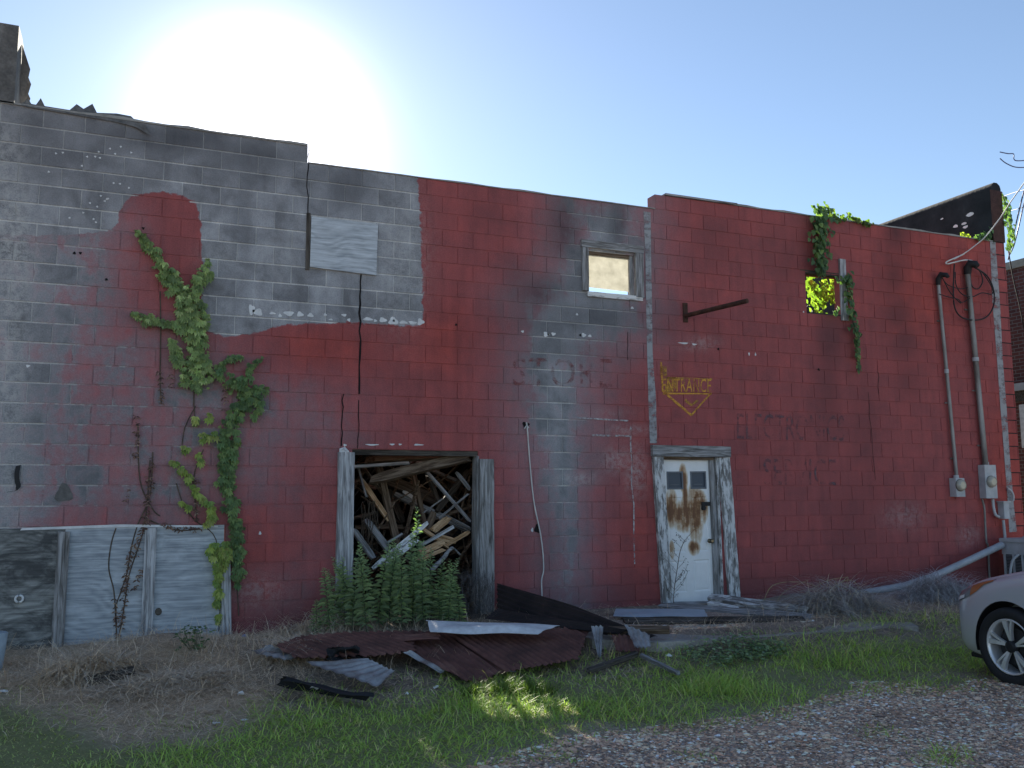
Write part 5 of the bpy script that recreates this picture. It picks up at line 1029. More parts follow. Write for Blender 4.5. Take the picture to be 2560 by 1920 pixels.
for i, (lab, pts) in enumerate([('bluish overhead wire rising at the right edge above the corner', [(2520, 650, .5), (2540, 560, 0), (2562, 470, -.5), (2590, 380, -1.)]), ('bluish overhead wire dropping to the corner at the right edge', [(2522, 640, 1.), (2536, 610, .5), (2555, 530, .3), (2575, 440, .2)]),
        ('wire running down past the corner of the wall', [(2518, 610, .4), (2532, 690, 1.5), (2548, 760, 2.0), (2562, 830, 2.5)]), ('thin far wire level with the parapet top', [(2505, 492, 2), (2540, 480, 0), (2580, 470, -2)]),
        ('kinked cut wire end in the sky at the right edge', [(2500, 380, -2), (2520, 384, -2), (2534, 385, -2), (2535, 398, -2), (2545, 402, -2), (2575, 400, -2)]), ('curved cut wire end below the kinked one', [(2500, 396, -2), (2515, 408, -2), (2540, 418, -2), (2575, 418, -2)]),
        ('thin far wire below the parapet at the right edge', [(2515, 530, 1), (2545, 522, 0), (2575, 512, -1)])]):
    cable(lab, pts, .011 if i < 3 else .007, 'blue_wire' if i != 2 else 'cable', 0, 'overhead_wire', 'overhead wires at the right edge')
cable('thin wire end above the far side of the black parapet', [(2215, 560, 3), (2250, 548, 3), (2330, 522, 4)], .01, 'cable', 0, 'overhead_wire', 'overhead wires at the right edge')
# fallen white pipe
b = MB(); b.tube([WP(2135, 1487, -.22), WP(2260, 1465, -.22), WP(2330, 1443, -.25), WP(2420, 1402, -.3), WP(2505, 1362, -.35)], .052, 14); tag(b.build('fallen_pipe', plain('pale_gray_pvc', (.42, .45, .49), .5)), 'pale gray pipe leaning from the brush heap up to the condenser', 'pipe')
# air conditioner condenser
c0 = WP(2500, 1345, -.28); ac = empty('air_conditioner', (c0.x + .36, -.62, -.1), 'gray outdoor condenser unit behind the parked car', 'air conditioner')
X0, X1, Ya, Yb, Zt = c0.x, c0.x + .74, -1.0, -.28, c0.z
b = MB(); b.box((X0 + .03, Ya + .03, -.08), (X1 - .03, Yb - .03, Zt - .04)); b.build('coil', MAT['black'], ac)
b = MB(); b.box((X0 - .012, Ya - .012, Zt - .055), (X1 + .012, Yb + .012, Zt), bev=.01); b.build('lid', MAT['pale_metal'], ac)
b = MB(); b.box((X0 + .01, Ya + .01, Zt - .24), (X1 - .01, Yb - .01, Zt - .056)); b.build('upper_panel', MAT['pale_metal'], ac)
b = MB(); b.box((X0 + .01, Ya + .01, -.1), (X1 - .01, Yb - .01, -.02)); b.build('base_pan', MAT['pale_metal'], ac)
for xx in np.linspace(X0 + .012, X1 - .042, 6):
    b = MB(); b.box((xx, Ya + .008, -.02), (xx + .03, Ya + .03, Zt - .241)); b.build('grille_post', MAT['pale_metal'], ac)
for yy in np.linspace(Ya + .05, Yb - .06, 5):
    b = MB(); b.box((X0 + .008, yy, -.02), (X0 + .03, yy + .03, Zt - .241)); b.build('grille_post', MAT['pale_metal'], ac)
b = MB()
for zz in np.arange(0, Zt - .25, .022): b.box((X0 + .02, Ya + .018, zz), (X1 - .02, Ya + .026, zz + .009)); b.box((X0 + .018, Ya + .03, zz), (X0 + .026, Yb - .03, zz + .009))
b.build('grille_louvres', plain('gray_louvre', (.22, .23, .25), .6), ac)['kind'] = 'stuff'
b = MB(); b.tube([(X0 + .37, -.64, Zt - .01), (X0 + .37, -.64, Zt + .03), (X0 + .37, -.64, Zt + .05)], [.24, .20, .05], 22); b.build('fan_guard', MAT['pale_metal'], ac)
b = MB(); b.tube(catmull([(X0 - .02, -.6, .45), (X0 - .10, -.55, .35), (X0 - .12, -.5, .1), (X0 - .1, -.45, -.08)], 6), .02, 8); b.build('hose', MAT['pale_metal'], ac)
# ================================================================== PLANTS
def leaves(base, direc, normal, length, width, col, fold=.25, droop=.2):
    """leaf blades: six points and two faces each; all arguments are arrays"""
    N = len(base); d = direc / np.linalg.norm(direc, axis=1)[:, None]; s = np.cross(normal, d); s /= np.linalg.norm(s, axis=1)[:, None] + 1e-9; n = np.cross(d, s)
    L = length[:, None]; Wd = width[:, None]; V = np.zeros((N, 6, 3)); dz = np.array([0, 0, -1.0])
    V[:, 0] = base; V[:, 1] = base + d * L * .36 + s * Wd * .5 + n * Wd * fold; V[:, 2] = base + d * L * .72 + s * Wd * .38 + n * Wd * fold * .6 + dz * L * droop * .4
    V[:, 3] = base + d * L + dz * L * droop; V[:, 4] = base + d * L * .72 - s * Wd * .38 + n * Wd * fold * .6 + dz * L * droop * .4; V[:, 5] = base + d * L * .36 - s * Wd * .5 + n * Wd * fold
    F = np.array([(0, 3, 2, 1), (0, 5, 4, 3)]); return V.reshape(-1, 3), (F[None] + (np.arange(N) * 6)[:, None, None]).reshape(-1, 4), np.repeat(col, 6, 0)
def rnd_unit(n): v = rng.normal(0, 1, (n, 3)); return v / np.linalg.norm(v, axis=1)[:, None]
def poly_points(paths, per):
    """points scattered along pixel polylines [(x, y, half width)] ..."""
    out = []
    for path in paths:
        for (x0, y0, w0), (x1, y1, w1) in zip(path[:-1], path[1:]):
            L = math.hypot(x1 - x0, y1 - y0); w0 *= .82; w1 *= .82; n = max(1, int(L * (w0 + w1) / 2 * per)); t = rng.uniform(0, 1, n); w = w0 + (w1 - w0) * t
            out.append(np.stack([x0 + (x1 - x0) * t + rng.normal(0, .5, n) * w, y0 + (y1 - y0) * t + rng.normal(0, .5, n) * w], 1))
    return np.concatenate(out)
def on_wall(px, y0, y1):
    P = np.array([WP(x, y) for x, y in px]); dep = rng.uniform(min(y0, y1), max(y0, y1), len(P)); dirs = P - CAM; return P + dirs * (dep / dirs[:, 1])[:, None]
def creeper(name, px, label, cat, stems, size=(.05, .085), five=5, cols=None, probs=None, y=(-.015, -.11), mat='leaf', group=None, stem_r=.006, var=.3):
    P = on_wall(px, y[0], y[1]) if not isinstance(px, tuple) else px[0]; n = len(P)
    root = empty(name, (float(P[:, 0].mean()), -.05, float(P[:, 2].min())), label, cat, group)
    down = np.array([0, -.25, -1.0]); bs = []; ds = []; ns = []; ls = []; ws = []; cs = []; colr = colours(n, cols, probs, var)
    ax = np.stack([rng.normal(0, .45, n), rng.normal(-.25, .25, n), -np.ones(n)], 1); ax /= np.linalg.norm(ax, axis=1)[:, None]; nrm = np.stack([rng.normal(0, .3, n), -np.ones(n), rng.normal(.35, .3, n)], 1); nrm /= np.linalg.norm(nrm, axis=1)[:, None]
    sz = rng.uniform(size[0], size[1], n); side = np.cross(nrm, ax)
    for j in range(five):
        a = 0 if five == 1 else (j - (five - 1) / 2) * (2.3 / max(1, five - 1)); d = ax * math.cos(a) + side * math.sin(a) + nrm * .12
        bs.append(P); ds.append(d); ns.append(nrm); f = (1 - .25 * abs(a) / 1.2) if five > 1 else 1; ls.append(sz * f); ws.append(sz * (.42 if five > 1 else .85) * f); cs.append(colr * (1 + rng.uniform(-.12, .12, (n, 1))))
    V, F, Cc = leaves(np.concatenate(bs), np.concatenate(ds), np.concatenate(ns), np.concatenate(ls), np.concatenate(ws), np.concatenate(cs))
    mesh_obj('leaves', np_mesh('leaves', V, F, [MAT[mat]], False, Cc), root)['kind'] = 'stuff'
    if stems:
        b = MB()
        for st in stems: b.tube(catmull([WP(p[0], p[1], p[2] if len(p) > 2 else -.02) for p in st], 5), stem_r, 5)
        so = b.build('stems', MAT['stem'], root)
        if len(stems) > 1: so['kind'] = 'stuff'
    return root
GREENS = [(.26, .345, .145), (.21, .29, .13), (.34, .43, .18), (.50, .58, .28)]
def z1(x, y): return (300 + x / 3.19, 540 + y / 3.19)
def z2(x, y): return (300 + x / 2.592, 1000 + y / 2.592)
main_paths = [[(*z1(135, 110), 6), (*z1(200, 200), 14), (*z1(265, 280), 17), (*z1(330, 380), 15), (*z1(380, 470), 22), (*z1(430, 550), 24), (*z1(530, 600), 28), (*z1(560, 700), 34), (*z1(545, 800), 38), (*z1(600, 900), 28), (*z1(610, 1000), 26), (*z1(610, 1100), 34), (*z1(640, 1220), 38), (*z1(660, 1310), 30)],
              [(*z1(430, 430), 10), (*z1(400, 480), 12)], [(*z1(690, 370), 10), (*z1(660, 430), 17), (*z1(620, 520), 16), (*z1(600, 620), 18)], [(*z1(730, 470), 8), (*z1(640, 480), 12)],
              [(*z1(90, 765), 6), (*z1(150, 790), 11), (*z1(230, 815), 12), (*z1(320, 840), 11), (*z1(400, 860), 12), (*z1(480, 890), 16), (*z1(540, 900), 18)],
              [(*z1(400, 975), 8), (*z1(430, 1050), 12), (*z1(450, 1120), 15), (*z1(520, 1200), 18)], [(*z1(660, 680), 10), (*z1(670, 820), 14), (*z1(660, 950), 12)], [(*z1(500, 1250), 12), (*z1(520, 1350), 8)], [(*z1(580, 1330), 8), (*z1(630, 1400), 12)]]
creeper('virginia_creeper', poly_points(main_paths, .060), 'large green five-leaved creeper climbing the left of the wall', 'vine', [[z1(600, 1650), z1(590, 1450), z1(610, 1200), z1(600, 900), z1(560, 650), z1(400, 480), z1(250, 240), z1(140, 110)], [z1(560, 900), z1(320, 830), z1(90, 760)], [z1(600, 600), z1(690, 370)]], (.026, .085), 5, GREENS, [.35, .3, .25, .1])
right_paths = [[(*z1(960, 1110), 8), (*z1(880, 1140), 13), (*z1(820, 1180), 12), (*z1(790, 1280), 14)], [(*z1(1140, 1125), 4), (*z1(1070, 1170), 7), (*z1(1030, 1230), 10), (*z1(1000, 1300), 20)], [(*z1(1180, 1350), 8), (*z1(1120, 1390), 13), (*z1(1050, 1380), 20), (*z1(950, 1320), 28), (*z1(880, 1300), 20)],
               [(*z1(1140, 1420), 12), (*z1(1110, 1510), 9), (*z1(1060, 1620), 5)], [(*z1(1020, 1400), 24), (*z1(960, 1500), 26), (*z1(910, 1600), 22), (*z2(720, 110), 20), (*z2(690, 190), 20), (*z2(680, 290), 18), (*z2(690, 400), 20), (*z2(680, 500), 20), (*z2(690, 590), 17), (*z2(720, 690), 20), (*z2(740, 780), 22), (*z2(750, 880), 20), (*z2(760, 1000), 17), (*z2(770, 1120), 15), (*z2(770, 1200), 10)],
               [(*z2(760, 150), 8), (*z2(755, 300), 8), (*z2(735, 400), 8), (*z2(730, 560), 6)]]
creeper('virginia_creeper', poly_points(right_paths, .046), 'darker green creeper strand running down to the last batten', 'vine', [[z2(770, 1400), z2(745, 1000), z2(720, 700), z2(720, 400), z2(745, 150), z1(960, 1400), z1(1050, 1250), z1(1140, 1130)], [z1(1120, 1400), z1(1060, 1630)]], (.028, .085), 5, [(.14, .22, .10), (.18, .265, .11), (.26, .35, .14)], [.4, .35, .25])
yellow_paths = [[(*z2(490, 110), 8), (*z2(490, 160), 10)], [(*z2(580, 90), 8), (*z2(580, 130), 8)], [(*z2(520, 240), 9), (*z2(570, 225), 8), (*z2(620, 220), 8)], [(*z2(400, 300), 6), (*z2(450, 330), 8)], [(*z2(500, 340), 6), (*z2(530, 400), 7)], [(*z2(340, 385), 6), (*z2(390, 450), 8), (*z2(440, 470), 7), (*z2(455, 540), 6), (*z2(500, 600), 7), (*z2(540, 640), 7), (*z2(590, 690), 9), (*z2(610, 760), 9), (*z2(560, 800), 7)],
                [(*z2(390, 645), 6), (*z2(450, 690), 6)], [(*z2(620, 930), 12), (*z2(600, 1010), 16), (*z2(690, 960), 20), (*z2(640, 1120), 13), (*z2(630, 1190), 8), (*z2(640, 1250), 7), (*z2(620, 1310), 6), (*z2(650, 1360), 4), (*z2(630, 1440), 4)]]
creeper('virginia_creeper', poly_points(yellow_paths, .042), 'yellow-green creeper sprays between the dead vine and the dark strand', 'vine', [[z2(640, 1500), z2(650, 1200), z2(620, 900), z2(500, 790), z2(420, 700), z2(365, 540)], [z2(500, 790), z2(480, 500), z2(540, 320)], [z2(400, 330), z2(420, 180), z2(490, 40)], [z2(490, 790), z2(400, 660)]], (.05, .085), 5, [(.33, .40, .11), (.26, .36, .11), (.42, .45, .16)], [.4, .4, .2])
dead = [[(*z2(105, 100), 5), (*z2(110, 300), 6), (*z2(100, 380), 5)], [(*z2(210, 350), 6), (*z2(200, 520), 8), (*z2(180, 640), 11), (*z2(170, 780), 10), (*z2(120, 900), 8), (*z2(85, 990), 10), (*z2(50, 1100), 7), (*z2(40, 1200), 5), (*z2(30, 1330), 6), (*z2(10, 1420), 6), (*z2(10, 1500), 5)], [(*z2(60, 570), 4), (*z2(40, 660), 4)], [(*z2(490, 500), 5), (*z2(500, 790), 5)], [(*z2(280, 800), 8), (*z2(380, 835), 8), (*z2(520, 830), 8)],
        [(*z2(150, 1080), 4), (*z2(100, 1200), 5), (*z2(75, 1260), 5)], [(*z1(310, 1250), 6), (*z1(330, 1400), 8), (*z1(335, 1490), 7)], [(*z1(400, 1250), 6), (*z1(410, 1370), 6)], [(*z1(830, 1330), 6), (*z1(830, 1550), 6)], [(288, 1490, 3), (290, 1560, 4), (296, 1600, 4)], [(304, 1500, 3), (312, 1440, 4), (325, 1380, 5)]]
creeper('dead_creeper', poly_points(dead, .045), 'brown dead creeper stems and shrivelled leaves over the plywood bay', 'vine', [[(292, 1600), (290, 1520), (302, 1480), (318, 1430), (328, 1370), (345, 1310), (372, 1250), (380, 1180), (382, 1130)], [(296, 1600), (310, 1520), (322, 1440), (345, 1370), (362, 1310), (370, 1230), (375, 1150)], [(290, 1560), (285, 1480), (272, 1420), (278, 1360), (290, 1320)], [(372, 1300), (440, 1325), (500, 1322)], [(400, 1290), (380, 1270), (350, 1200), (345, 1060)], [z1(330, 1500), z1(320, 1300), z1(325, 900), z1(320, 600)]], (.03, .055), 2, [(.17, .10, .085), (.24, .15, .13), (.36, .26, .23), (.11, .065, .06)], [.35, .3, .15, .2], stem_r=.007)
IVY = [(.08, .145, .07), (.11, .19, .08), (.15, .24, .09), (.22, .31, .11)]
creeper('ivy_curtain', poly_points([[(2050, 520, 24), (2052, 560, 30), (2048, 600, 24), (2050, 640, 22), (2055, 675, 20)]], .085), 'thick dark ivy curtain hanging over the wall top to the empty window', 'vine', [[(2050, 690), (2048, 600), (2052, 520)]], (.06, .10), 1, IVY, [.35, .35, .2, .1], y=(-.02, -.22))
top_p = poly_points([[(2035, 520, 16), (2065, 524, 20), (2085, 540, 12), (2105, 545, 10), (2118, 536, 10), (2140, 546, 9), (2170, 555, 6), (2185, 560, 3)]], .10); creeper('trailing_ivy', top_p, 'light green ivy tufts creeping along the wall top', 'vine', None, (.05, .09), 1, [(.07, .12, .035), (.12, .18, .05), (.18, .23, .07)], [.3, .4, .3], y=(-.06, .16), mat='backlit_leaf')
creeper('ivy_strand', poly_points([[(2105, 690, 14), (2125, 690, 14), (2118, 720, 9), (2125, 760, 11), (2132, 800, 12), (2140, 830, 12), (2142, 860, 7), (2140, 880, 5), (2145, 900, 6), (2145, 925, 5)], [(2090, 690, 8), (2105, 700, 8)], [(2095, 770, 8), (2080, 780, 6)]], .075), 'ivy strand trailing down beside the upright board of the empty window', 'vine', [[(2110, 690), (2122, 740), (2135, 820), (2145, 925)]], (.05, .085), 1, IVY, [.35, .35, .2, .1], y=(-.04, -.14))
creeper('ivy_tuft', poly_points([[(2470, 580, 10), (2455, 590, 10), (2435, 590, 6), (2475, 595, 10)], [(2478, 570, 7), (2465, 590, 8)]], .12), 'small ivy tuft on the wall top inside the corner', 'vine', None, (.05, .09), 1, IVY, [.3, .3, .25, .15], y=(-.06, .12)); creeper('ivy_tuft', poly_points([[(2502, 480, 4), (2512, 500, 9), (2516, 530, 12), (2522, 560, 11), (2524, 590, 8), (2520, 620, 5)], [(2510, 500, 5), (2506, 540, 6)]], .10), 'ivy hanging off the outer corner of the parapet', 'vine', [[(2505, 480, .02), (2516, 530, .02), (2522, 600, .02)]], (.06, .10), 1, IVY, [.3, .3, .25, .15], y=(-.05, .25))
creeper('ivy_tuft', poly_points([[(2400, 583, 6), (2418, 584, 7)]], .16), 'single sunlit yellow-green tuft on the wall top before the black parapet', 'vine', None, (.05, .08), 1, [(.28, .32, .06)], [1], y=(.0, .12), mat='backlit_leaf')
creeper('sunlit_vine', poly_points([[(2020, 690, 16), (2030, 720, 20), (2040, 750, 20), (2030, 772, 12)], [(2085, 690, 14), (2080, 720, 16), (2092, 750, 16), (2098, 765, 10)], [(2055, 700, 10), (2055, 760, 8)], [(2050, 785, 20), (2030, 780, 14)]], .12), 'yellow-green sunlit vine seen through the empty window', 'vine', [[(2030, 800, .6), (2035, 740, .6), (2025, 680, .6)], [(2090, 790, .6), (2085, 740, .7), (2090, 680, .6)]], (.06, .10), 1, [(.15, .24, .04), (.22, .30, .05), (.10, .17, .03)], [.4, .35, .25], y=(.45, 1.2), mat='backlit_leaf')

# ---- tall leafy weeds before the bay
def weed_mesh(h, nl, seed):
    r_ = np.random.RandomState(seed); n = nl; t = np.clip(np.linspace(.10, 1.0, n) + r_.normal(0, .012, n), .05, 1); lean = r_.normal(0, .10, 2)
    base = np.stack([lean[0] * h * t ** 2, lean[1] * h * t ** 2, h * t], 1); a = np.arange(n) * 2.39996 + r_.uniform(0, 6); up = .35 + .8 * t ** 2 + r_.normal(0, .15, n)
    d = np.stack([np.cos(a), np.sin(a), up], 1); nrm = np.tile(np.array([[0, 0, 1.0]]), (n, 1)) + r_.normal(0, .15, (n, 3)); ln = (.10 + .05 * np.sin(np.pi * t ** .8)) * (1 - .55 * t ** 4) * r_.uniform(.8, 1.2, n)
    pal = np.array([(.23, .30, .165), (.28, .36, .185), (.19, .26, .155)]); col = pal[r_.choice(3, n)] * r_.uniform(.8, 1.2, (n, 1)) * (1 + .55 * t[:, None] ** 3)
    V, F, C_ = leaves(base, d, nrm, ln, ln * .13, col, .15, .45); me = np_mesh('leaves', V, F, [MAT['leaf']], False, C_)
    b = MB(); b.tube([(lean[0] * h * s * s, lean[1] * h * s * s, h * s) for s in np.linspace(0, 1, 6)], [.006 * (1 - .6 * s) for s in np.linspace(0, 1, 6)], 5); return me, b.mesh('stem', plain('green_stem', (.10, .13, .06), .7) if 'weed_stem' not in MAT else MAT['weed_stem'])
MAT['weed_stem'] = plain('weed_stem', (.09, .12, .06), .7)
WM_ = [weed_mesh(1.0, 96, s) for s in range(7)]
def put_weed(px, py, topy, Y, lab, i):
    foot = WP(px, py, Y); foot.z = float(ground_z(foot.x, foot.y)); h = max(.15, WP(px, topy, Y).z - foot.z); lf, st = WM_[i % 7]
    M = Matrix.Translation(foot) @ Matrix.Rotation(random.gauss(0, .11), 4, 'X') @ Matrix.Rotation(random.gauss(0, .11), 4, 'Y') @ Matrix.Rotation(random.uniform(0, 6.28), 4, 'Z') @ Matrix.Diagonal((.50 + .38 * min(1, h / .8), .50 + .38 * min(1, h / .8), h, 1))
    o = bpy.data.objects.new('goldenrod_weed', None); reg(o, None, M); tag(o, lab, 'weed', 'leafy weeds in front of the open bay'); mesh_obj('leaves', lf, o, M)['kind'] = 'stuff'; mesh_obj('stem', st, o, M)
put_weed(1020, 1560, 1272, -.18, 'tallest leafy weed reaching up into the open bay', 0)
put_weed(1122, 1545, 1440, -.75, 'bright leafy weed at the right front of the weed clump', 3); put_weed(1100, 1540, 1460, -.65, 'short leafy weed left of the bright front one', 5); put_weed(790, 1545, 1500, -.6, 'small leafy weed at the far left of the weed clump', 2)
lab = 'leafy green weed in the clump growing before the open bay'
i = 0
for px, top in [(815, 1480), (828, 1455), (845, 1440), (862, 1420), (880, 1405), (896, 1400), (905, 1430), (918, 1395), (930, 1410), (945, 1370), (955, 1400), (968, 1360), (975, 1395), (985, 1420), (996, 1385), (1005, 1400), (1018, 1370), (1030, 1410), (1042, 1380), (1050, 1420), (1062, 1390), (1078, 1425), (1090, 1440), (1105, 1410), (1120, 1460), (1138, 1440), (1150, 1475)]:
    i += 1; put_weed(px, 1550, top - 16 - 14 * (i % 3), -.12 - .55 * ((i * .37) % 1) - .1 * random.random(), lab, i)
# gray dead brush at the foot of the right post and under the weeds
n = 1500; px_ = np.stack([rng.uniform(1150, 1235, n), rng.uniform(1440, 1550, n)], 1); P = on_wall(px_, -.45, -.06)
o = blades('dead_brush', P, rng.uniform(.05, .2, n), rng.uniform(.002, .004, n), rng.uniform(.0, .8, n), colours(n, [(.13, .12, .12), (.17, .16, .16), (.09, .085, .085)], [.4, .3, .3]), MAT['straw'], curl=.8); tag(o, 'gray dead brush at the foot of the right bay post', 'brush', kind='stuff')
# thin weed growing up the door
b = MB(); random.seed(21); dw = empty('door_weed', (7.35, -.2, -.08), 'spindly leafless weed growing in front of the white door', 'weed'); base = [(1683, 1510), (1686, 1470), (1692, 1430), (1700, 1380), (1712, 1350)]
b.tube(catmull([WP(x, y, -.12) for x, y in base], 5), .005, 5); tips = []
for i in range(20):
    t = random.random(); j = int(t * 3.99); (xa, ya), (xb, yb) = base[j], base[j + 1]; f = t * 4 - j; x, y = xa + (xb - xa) * f, ya + (yb - ya) * f; sx_ = random.choice((-1, 1)); L = random.uniform(12, 55)
    p1 = (x + sx_ * L * .5, y - L * .55); p2 = (x + sx_ * L * .75, y - L * random.uniform(.8, 1.3)); b.tube(catmull([WP(x, y, -.12), WP(*p1, -.13), WP(*p2, -.14)], 3), .0022, 4); tips += [p1, p2]
b.build('stems', MAT['stem'], dw)
tp = np.array([(x + random.uniform(-5, 5), y + random.uniform(-5, 5)) for x, y in tips for _ in range(3)]); P = on_wall(tp, -.16, -.11); n = len(P)
V, F, C_ = leaves(P, rnd_unit(n), rnd_unit(n), rng.uniform(.015, .03, n), rng.uniform(.008, .014, n), colours(n, [(.12, .11, .10), (.08, .09, .06)], [.5, .5])); mesh_obj('leaves', np_mesh('leaves', V, F, [MAT['straw']], False, C_), dw)['kind'] = 'stuff'
# broad-leaved ground weeds
def forb(px, py, r, n, label, cols, size=(.03, .06), h=.12):
    c = GP(px, py); a = rng.uniform(0, 6.28, n); q = np.sqrt(rng.uniform(0, 1, n)) * r; x = c.x + q * np.cos(a); y = c.y + .6 * q * np.sin(a); P = np.stack([x, y, ground_z(x, y) + rng.uniform(.01, h, n)], 1)
    d = np.stack([np.cos(a * 3), np.sin(a * 3), rng.uniform(-.1, .5, n)], 1); L = rng.uniform(*size, n); V, F, C_ = leaves(P, d, np.tile([[0, 0, 1.0]], (n, 1)) + rng.normal(0, .3, (n, 3)), L, L * .55, colours(n, cols, [1 / len(cols)] * len(cols)))
    root = empty('ground_weed', c, label, 'weed', 'low weeds on the ground'); mesh_obj('leaves', np_mesh('leaves', V, F, [MAT['leaf']], False, C_), root)['kind'] = 'stuff'
    b = MB()
    for k_ in range(0, n, 6): b.tube([(c.x + (P[k_, 0] - c.x) * .3, c.y + (P[k_, 1] - c.y) * .3, c.z), tuple(P[k_])], .002, 4)
    b.build('stems', MAT['weed_stem'], root)
forb(485, 1625, .16, 90, 'dark green weed below the right plywood sheet', [(.10, .17, .09), (.13, .21, .10)], h=.22); forb(1830, 1640, .55, 520, 'pale gray-green weed patch at the edge of the apron', [(.28, .36, .24), (.23, .31, .19), (.34, .42, .29)], h=.10)
forb(1900, 1632, .3, 160, 'second gray-green weed patch right of the pale one', [(.25, .33, .21), (.20, .28, .17)], h=.08); forb(1290, 1675, .18, 60, 'bright small weed in the grass before the rusty sheets', [(.16, .22, .06), (.12, .2, .05)], (.03, .05), .1)
# sunlit grass is ordinary grass; a taller tuft stands where the sun comes through the bay
for (px, py, r, n, hh, lab) in [(1310, 1735, .30, 600, .19, 'tall bright grass tuft in the sun before the rusty sheets'), (1205, 1735, .20, 300, .15, 'smaller bright grass tuft left of the tall one')]:
    c = GP(px, py); a = rng.uniform(0, 6.28, n); q = np.sqrt(rng.uniform(0, 1, n)) * r; P = lift(np.stack([c.x + q * np.cos(a), c.y + .5 * q * np.sin(a)], 1))
    o = blades('grass_tuft', P, rng.uniform(.5, 1.1, n) * hh, rng.uniform(.004, .007, n), rng.uniform(.05, .5, n), colours(n, [(.10, .165, .03), (.13, .19, .04)], [.5, .5]), MAT['grass'], curl=.8); tag(o, lab, 'grass', 'tall grass tufts', 'stuff')

# ================================================================== PARKED CAR
random.seed(3)
wheel_c = ZP(2541, 1616, .03); ang = math.radians(3); fw = Vector((math.sin(ang), math.cos(ang), 0)); lf_ = Vector((-math.cos(ang), math.sin(ang), 0))
HALF, TR = .80, .335
org = wheel_c - lf_ * HALF; org.z = wheel_c.z - TR
CM = Matrix(((fw.x, lf_.x, 0, org.x), (fw.y, lf_.y, 0, org.y), (0, 0, 1, org.z), (0, 0, 0, 1)))
car = bpy.data.objects.new('parked_car', None); reg(car, None, CM); tag(car, 'silver crossover car parked nose-in at the right edge of the lot', 'car')
k = NT('silver_car_paint'); k.bsdf((.62, .62, .66), .22, .35, None, .5, **{'Coat Weight': .6, 'Coat Roughness': .06}); MAT['car'] = k.m
k = NT('car_glass'); k.bsdf((.012, .014, .017), .06, 0, None, .6); MAT['car_glass'] = k.m
k = NT('black_plastic_trim'); k.bsdf((.018, .018, .02), .55, 0, None, .3); MAT['trim'] = k.m
ST = [  # x, half width, z bottom, shoulder z, top z, top half width ratio
    (.80, .42, .36, .52, .56, .80), (.775, .58, .29, .60, .64, .84), (.71, .70, .25, .68, .72, .86), (.60, .80, .21, .745, .79, .86), (.45, .850, .19, .80, .85, .86), (.28, .875, .18, .855, .905, .86), (.0, .885, .18, .915, .97, .86), (-.30, .885, .18, .97, 1.035, .87),
    (-.52, .885, .18, .985, 1.07, .88), (-.85, .885, .18, .99, 1.30, .80), (-1.20, .885, .18, 1.0, 1.50, .76), (-1.6, .885, .18, 1.01, 1.57, .76), (-2.2, .885, .18, 1.02, 1.575, .76), (-2.8, .885, .19, 1.03, 1.52, .75), (-3.2, .875, .22, 1.04, 1.36, .74), (-3.42, .82, .28, 1.0, 1.10, .78), (-3.50, .70, .36, .85, .92, .78)]
def section(s):
    x, w, zb, zsn, zt, tr_ = s; wt = w * tr_; h = zsn - zb
    return [(w * .86, zb), (w * .955, zb + .06 * h), (w * .99, zb + .3 * h), (w, zb + .55 * h), (w * .992, zb + .80 * h), (w * .965, zsn - .02), (w * .92, zsn + .012), ((w * .92 + wt) / 2, zsn + (zt - zsn) * .5), (wt, zt - .035 * min(1, (zt - zsn) * 3)), (wt * .6, zt - .004), (0, zt)]
nsec = 11; CV = []; CF = []; CMi = []
for s in ST:
    q = section(s); ring = [(s[0], y, z) for y, z in q] + [(s[0], -y, z) for y, z in q[-2::-1]]; CV += ring
rn = 2 * nsec - 1
for i in range(len(ST) - 1):
    for j in range(rn):
        a, c = i * rn + j, i * rn + (j + 1) % rn; CF.append((a, c, c + rn, a + rn)); glass = 8 <= i <= 13 and (6 <= j <= 7 or rn - 1 - 8 <= j <= rn - 1 - 7) or (i in (8, 9, 13) and 8 <= j <= rn - 1 - 9 + 0); CMi.append(1 if glass else 0)
CF.append(tuple(range(rn))); CMi.append(0); CF.append(tuple(reversed([(len(ST) - 1) * rn + j for j in range(rn)]))); CMi.append(0)
me = bpy.data.meshes.new('body'); me.from_pydata([tuple(v) for v in CV], [], CF); me.update(); me.materials.append(MAT['car']); me.materials.append(MAT['car_glass']); me.polygons.foreach_set('material_index', CMi)
bm = bmesh.new(); bm.from_mesh(me); bmesh.ops.recalc_face_normals(bm, faces=bm.faces); bmesh.ops.subdivide_edges(bm, edges=bm.edges[:], cuts=1, use_grid_fill=True, smooth=.6); bm.to_mesh(me); bm.free()
tmp = bpy.data.objects.new('tmp_body', me); COL.objects.link(tmp); cut = MB()
for xx in (0, -2.62):
    for sd in (1, -1): cut.tube([(xx, sd * .55, TR + .01), (xx, sd * 1.2, TR + .01)], TR + .045, 40, smooth=False)
ctmp = bpy.data.objects.new('tmp_cut', cut.mesh('tmp_cut', MAT['trim'])); COL.objects.link(ctmp)
bmm = bmesh.new(); bmm.from_mesh(ctmp.data); bmesh.ops.remove_doubles(bmm, verts=bmm.verts, dist=1e-5); bmesh.ops.recalc_face_normals(bmm, faces=bmm.faces); bmm.to_mesh(ctmp.data); bmm.free()
md = tmp.modifiers.new('cut', 'BOOLEAN'); md.object = ctmp; md.operation = 'DIFFERENCE'; md.solver = 'EXACT'
bme = bpy.data.meshes.new_from_object(tmp.evaluated_get(bpy.context.evaluated_depsgraph_get())); bme.name = 'body'; bpy.data.objects.remove(tmp, do_unlink=True); bpy.data.objects.remove(ctmp, do_unlink=True)
bme.polygons.foreach_set('use_smooth', np.ones(len(bme.polygons), bool))
body = mesh_obj('body', bme, car, CM)
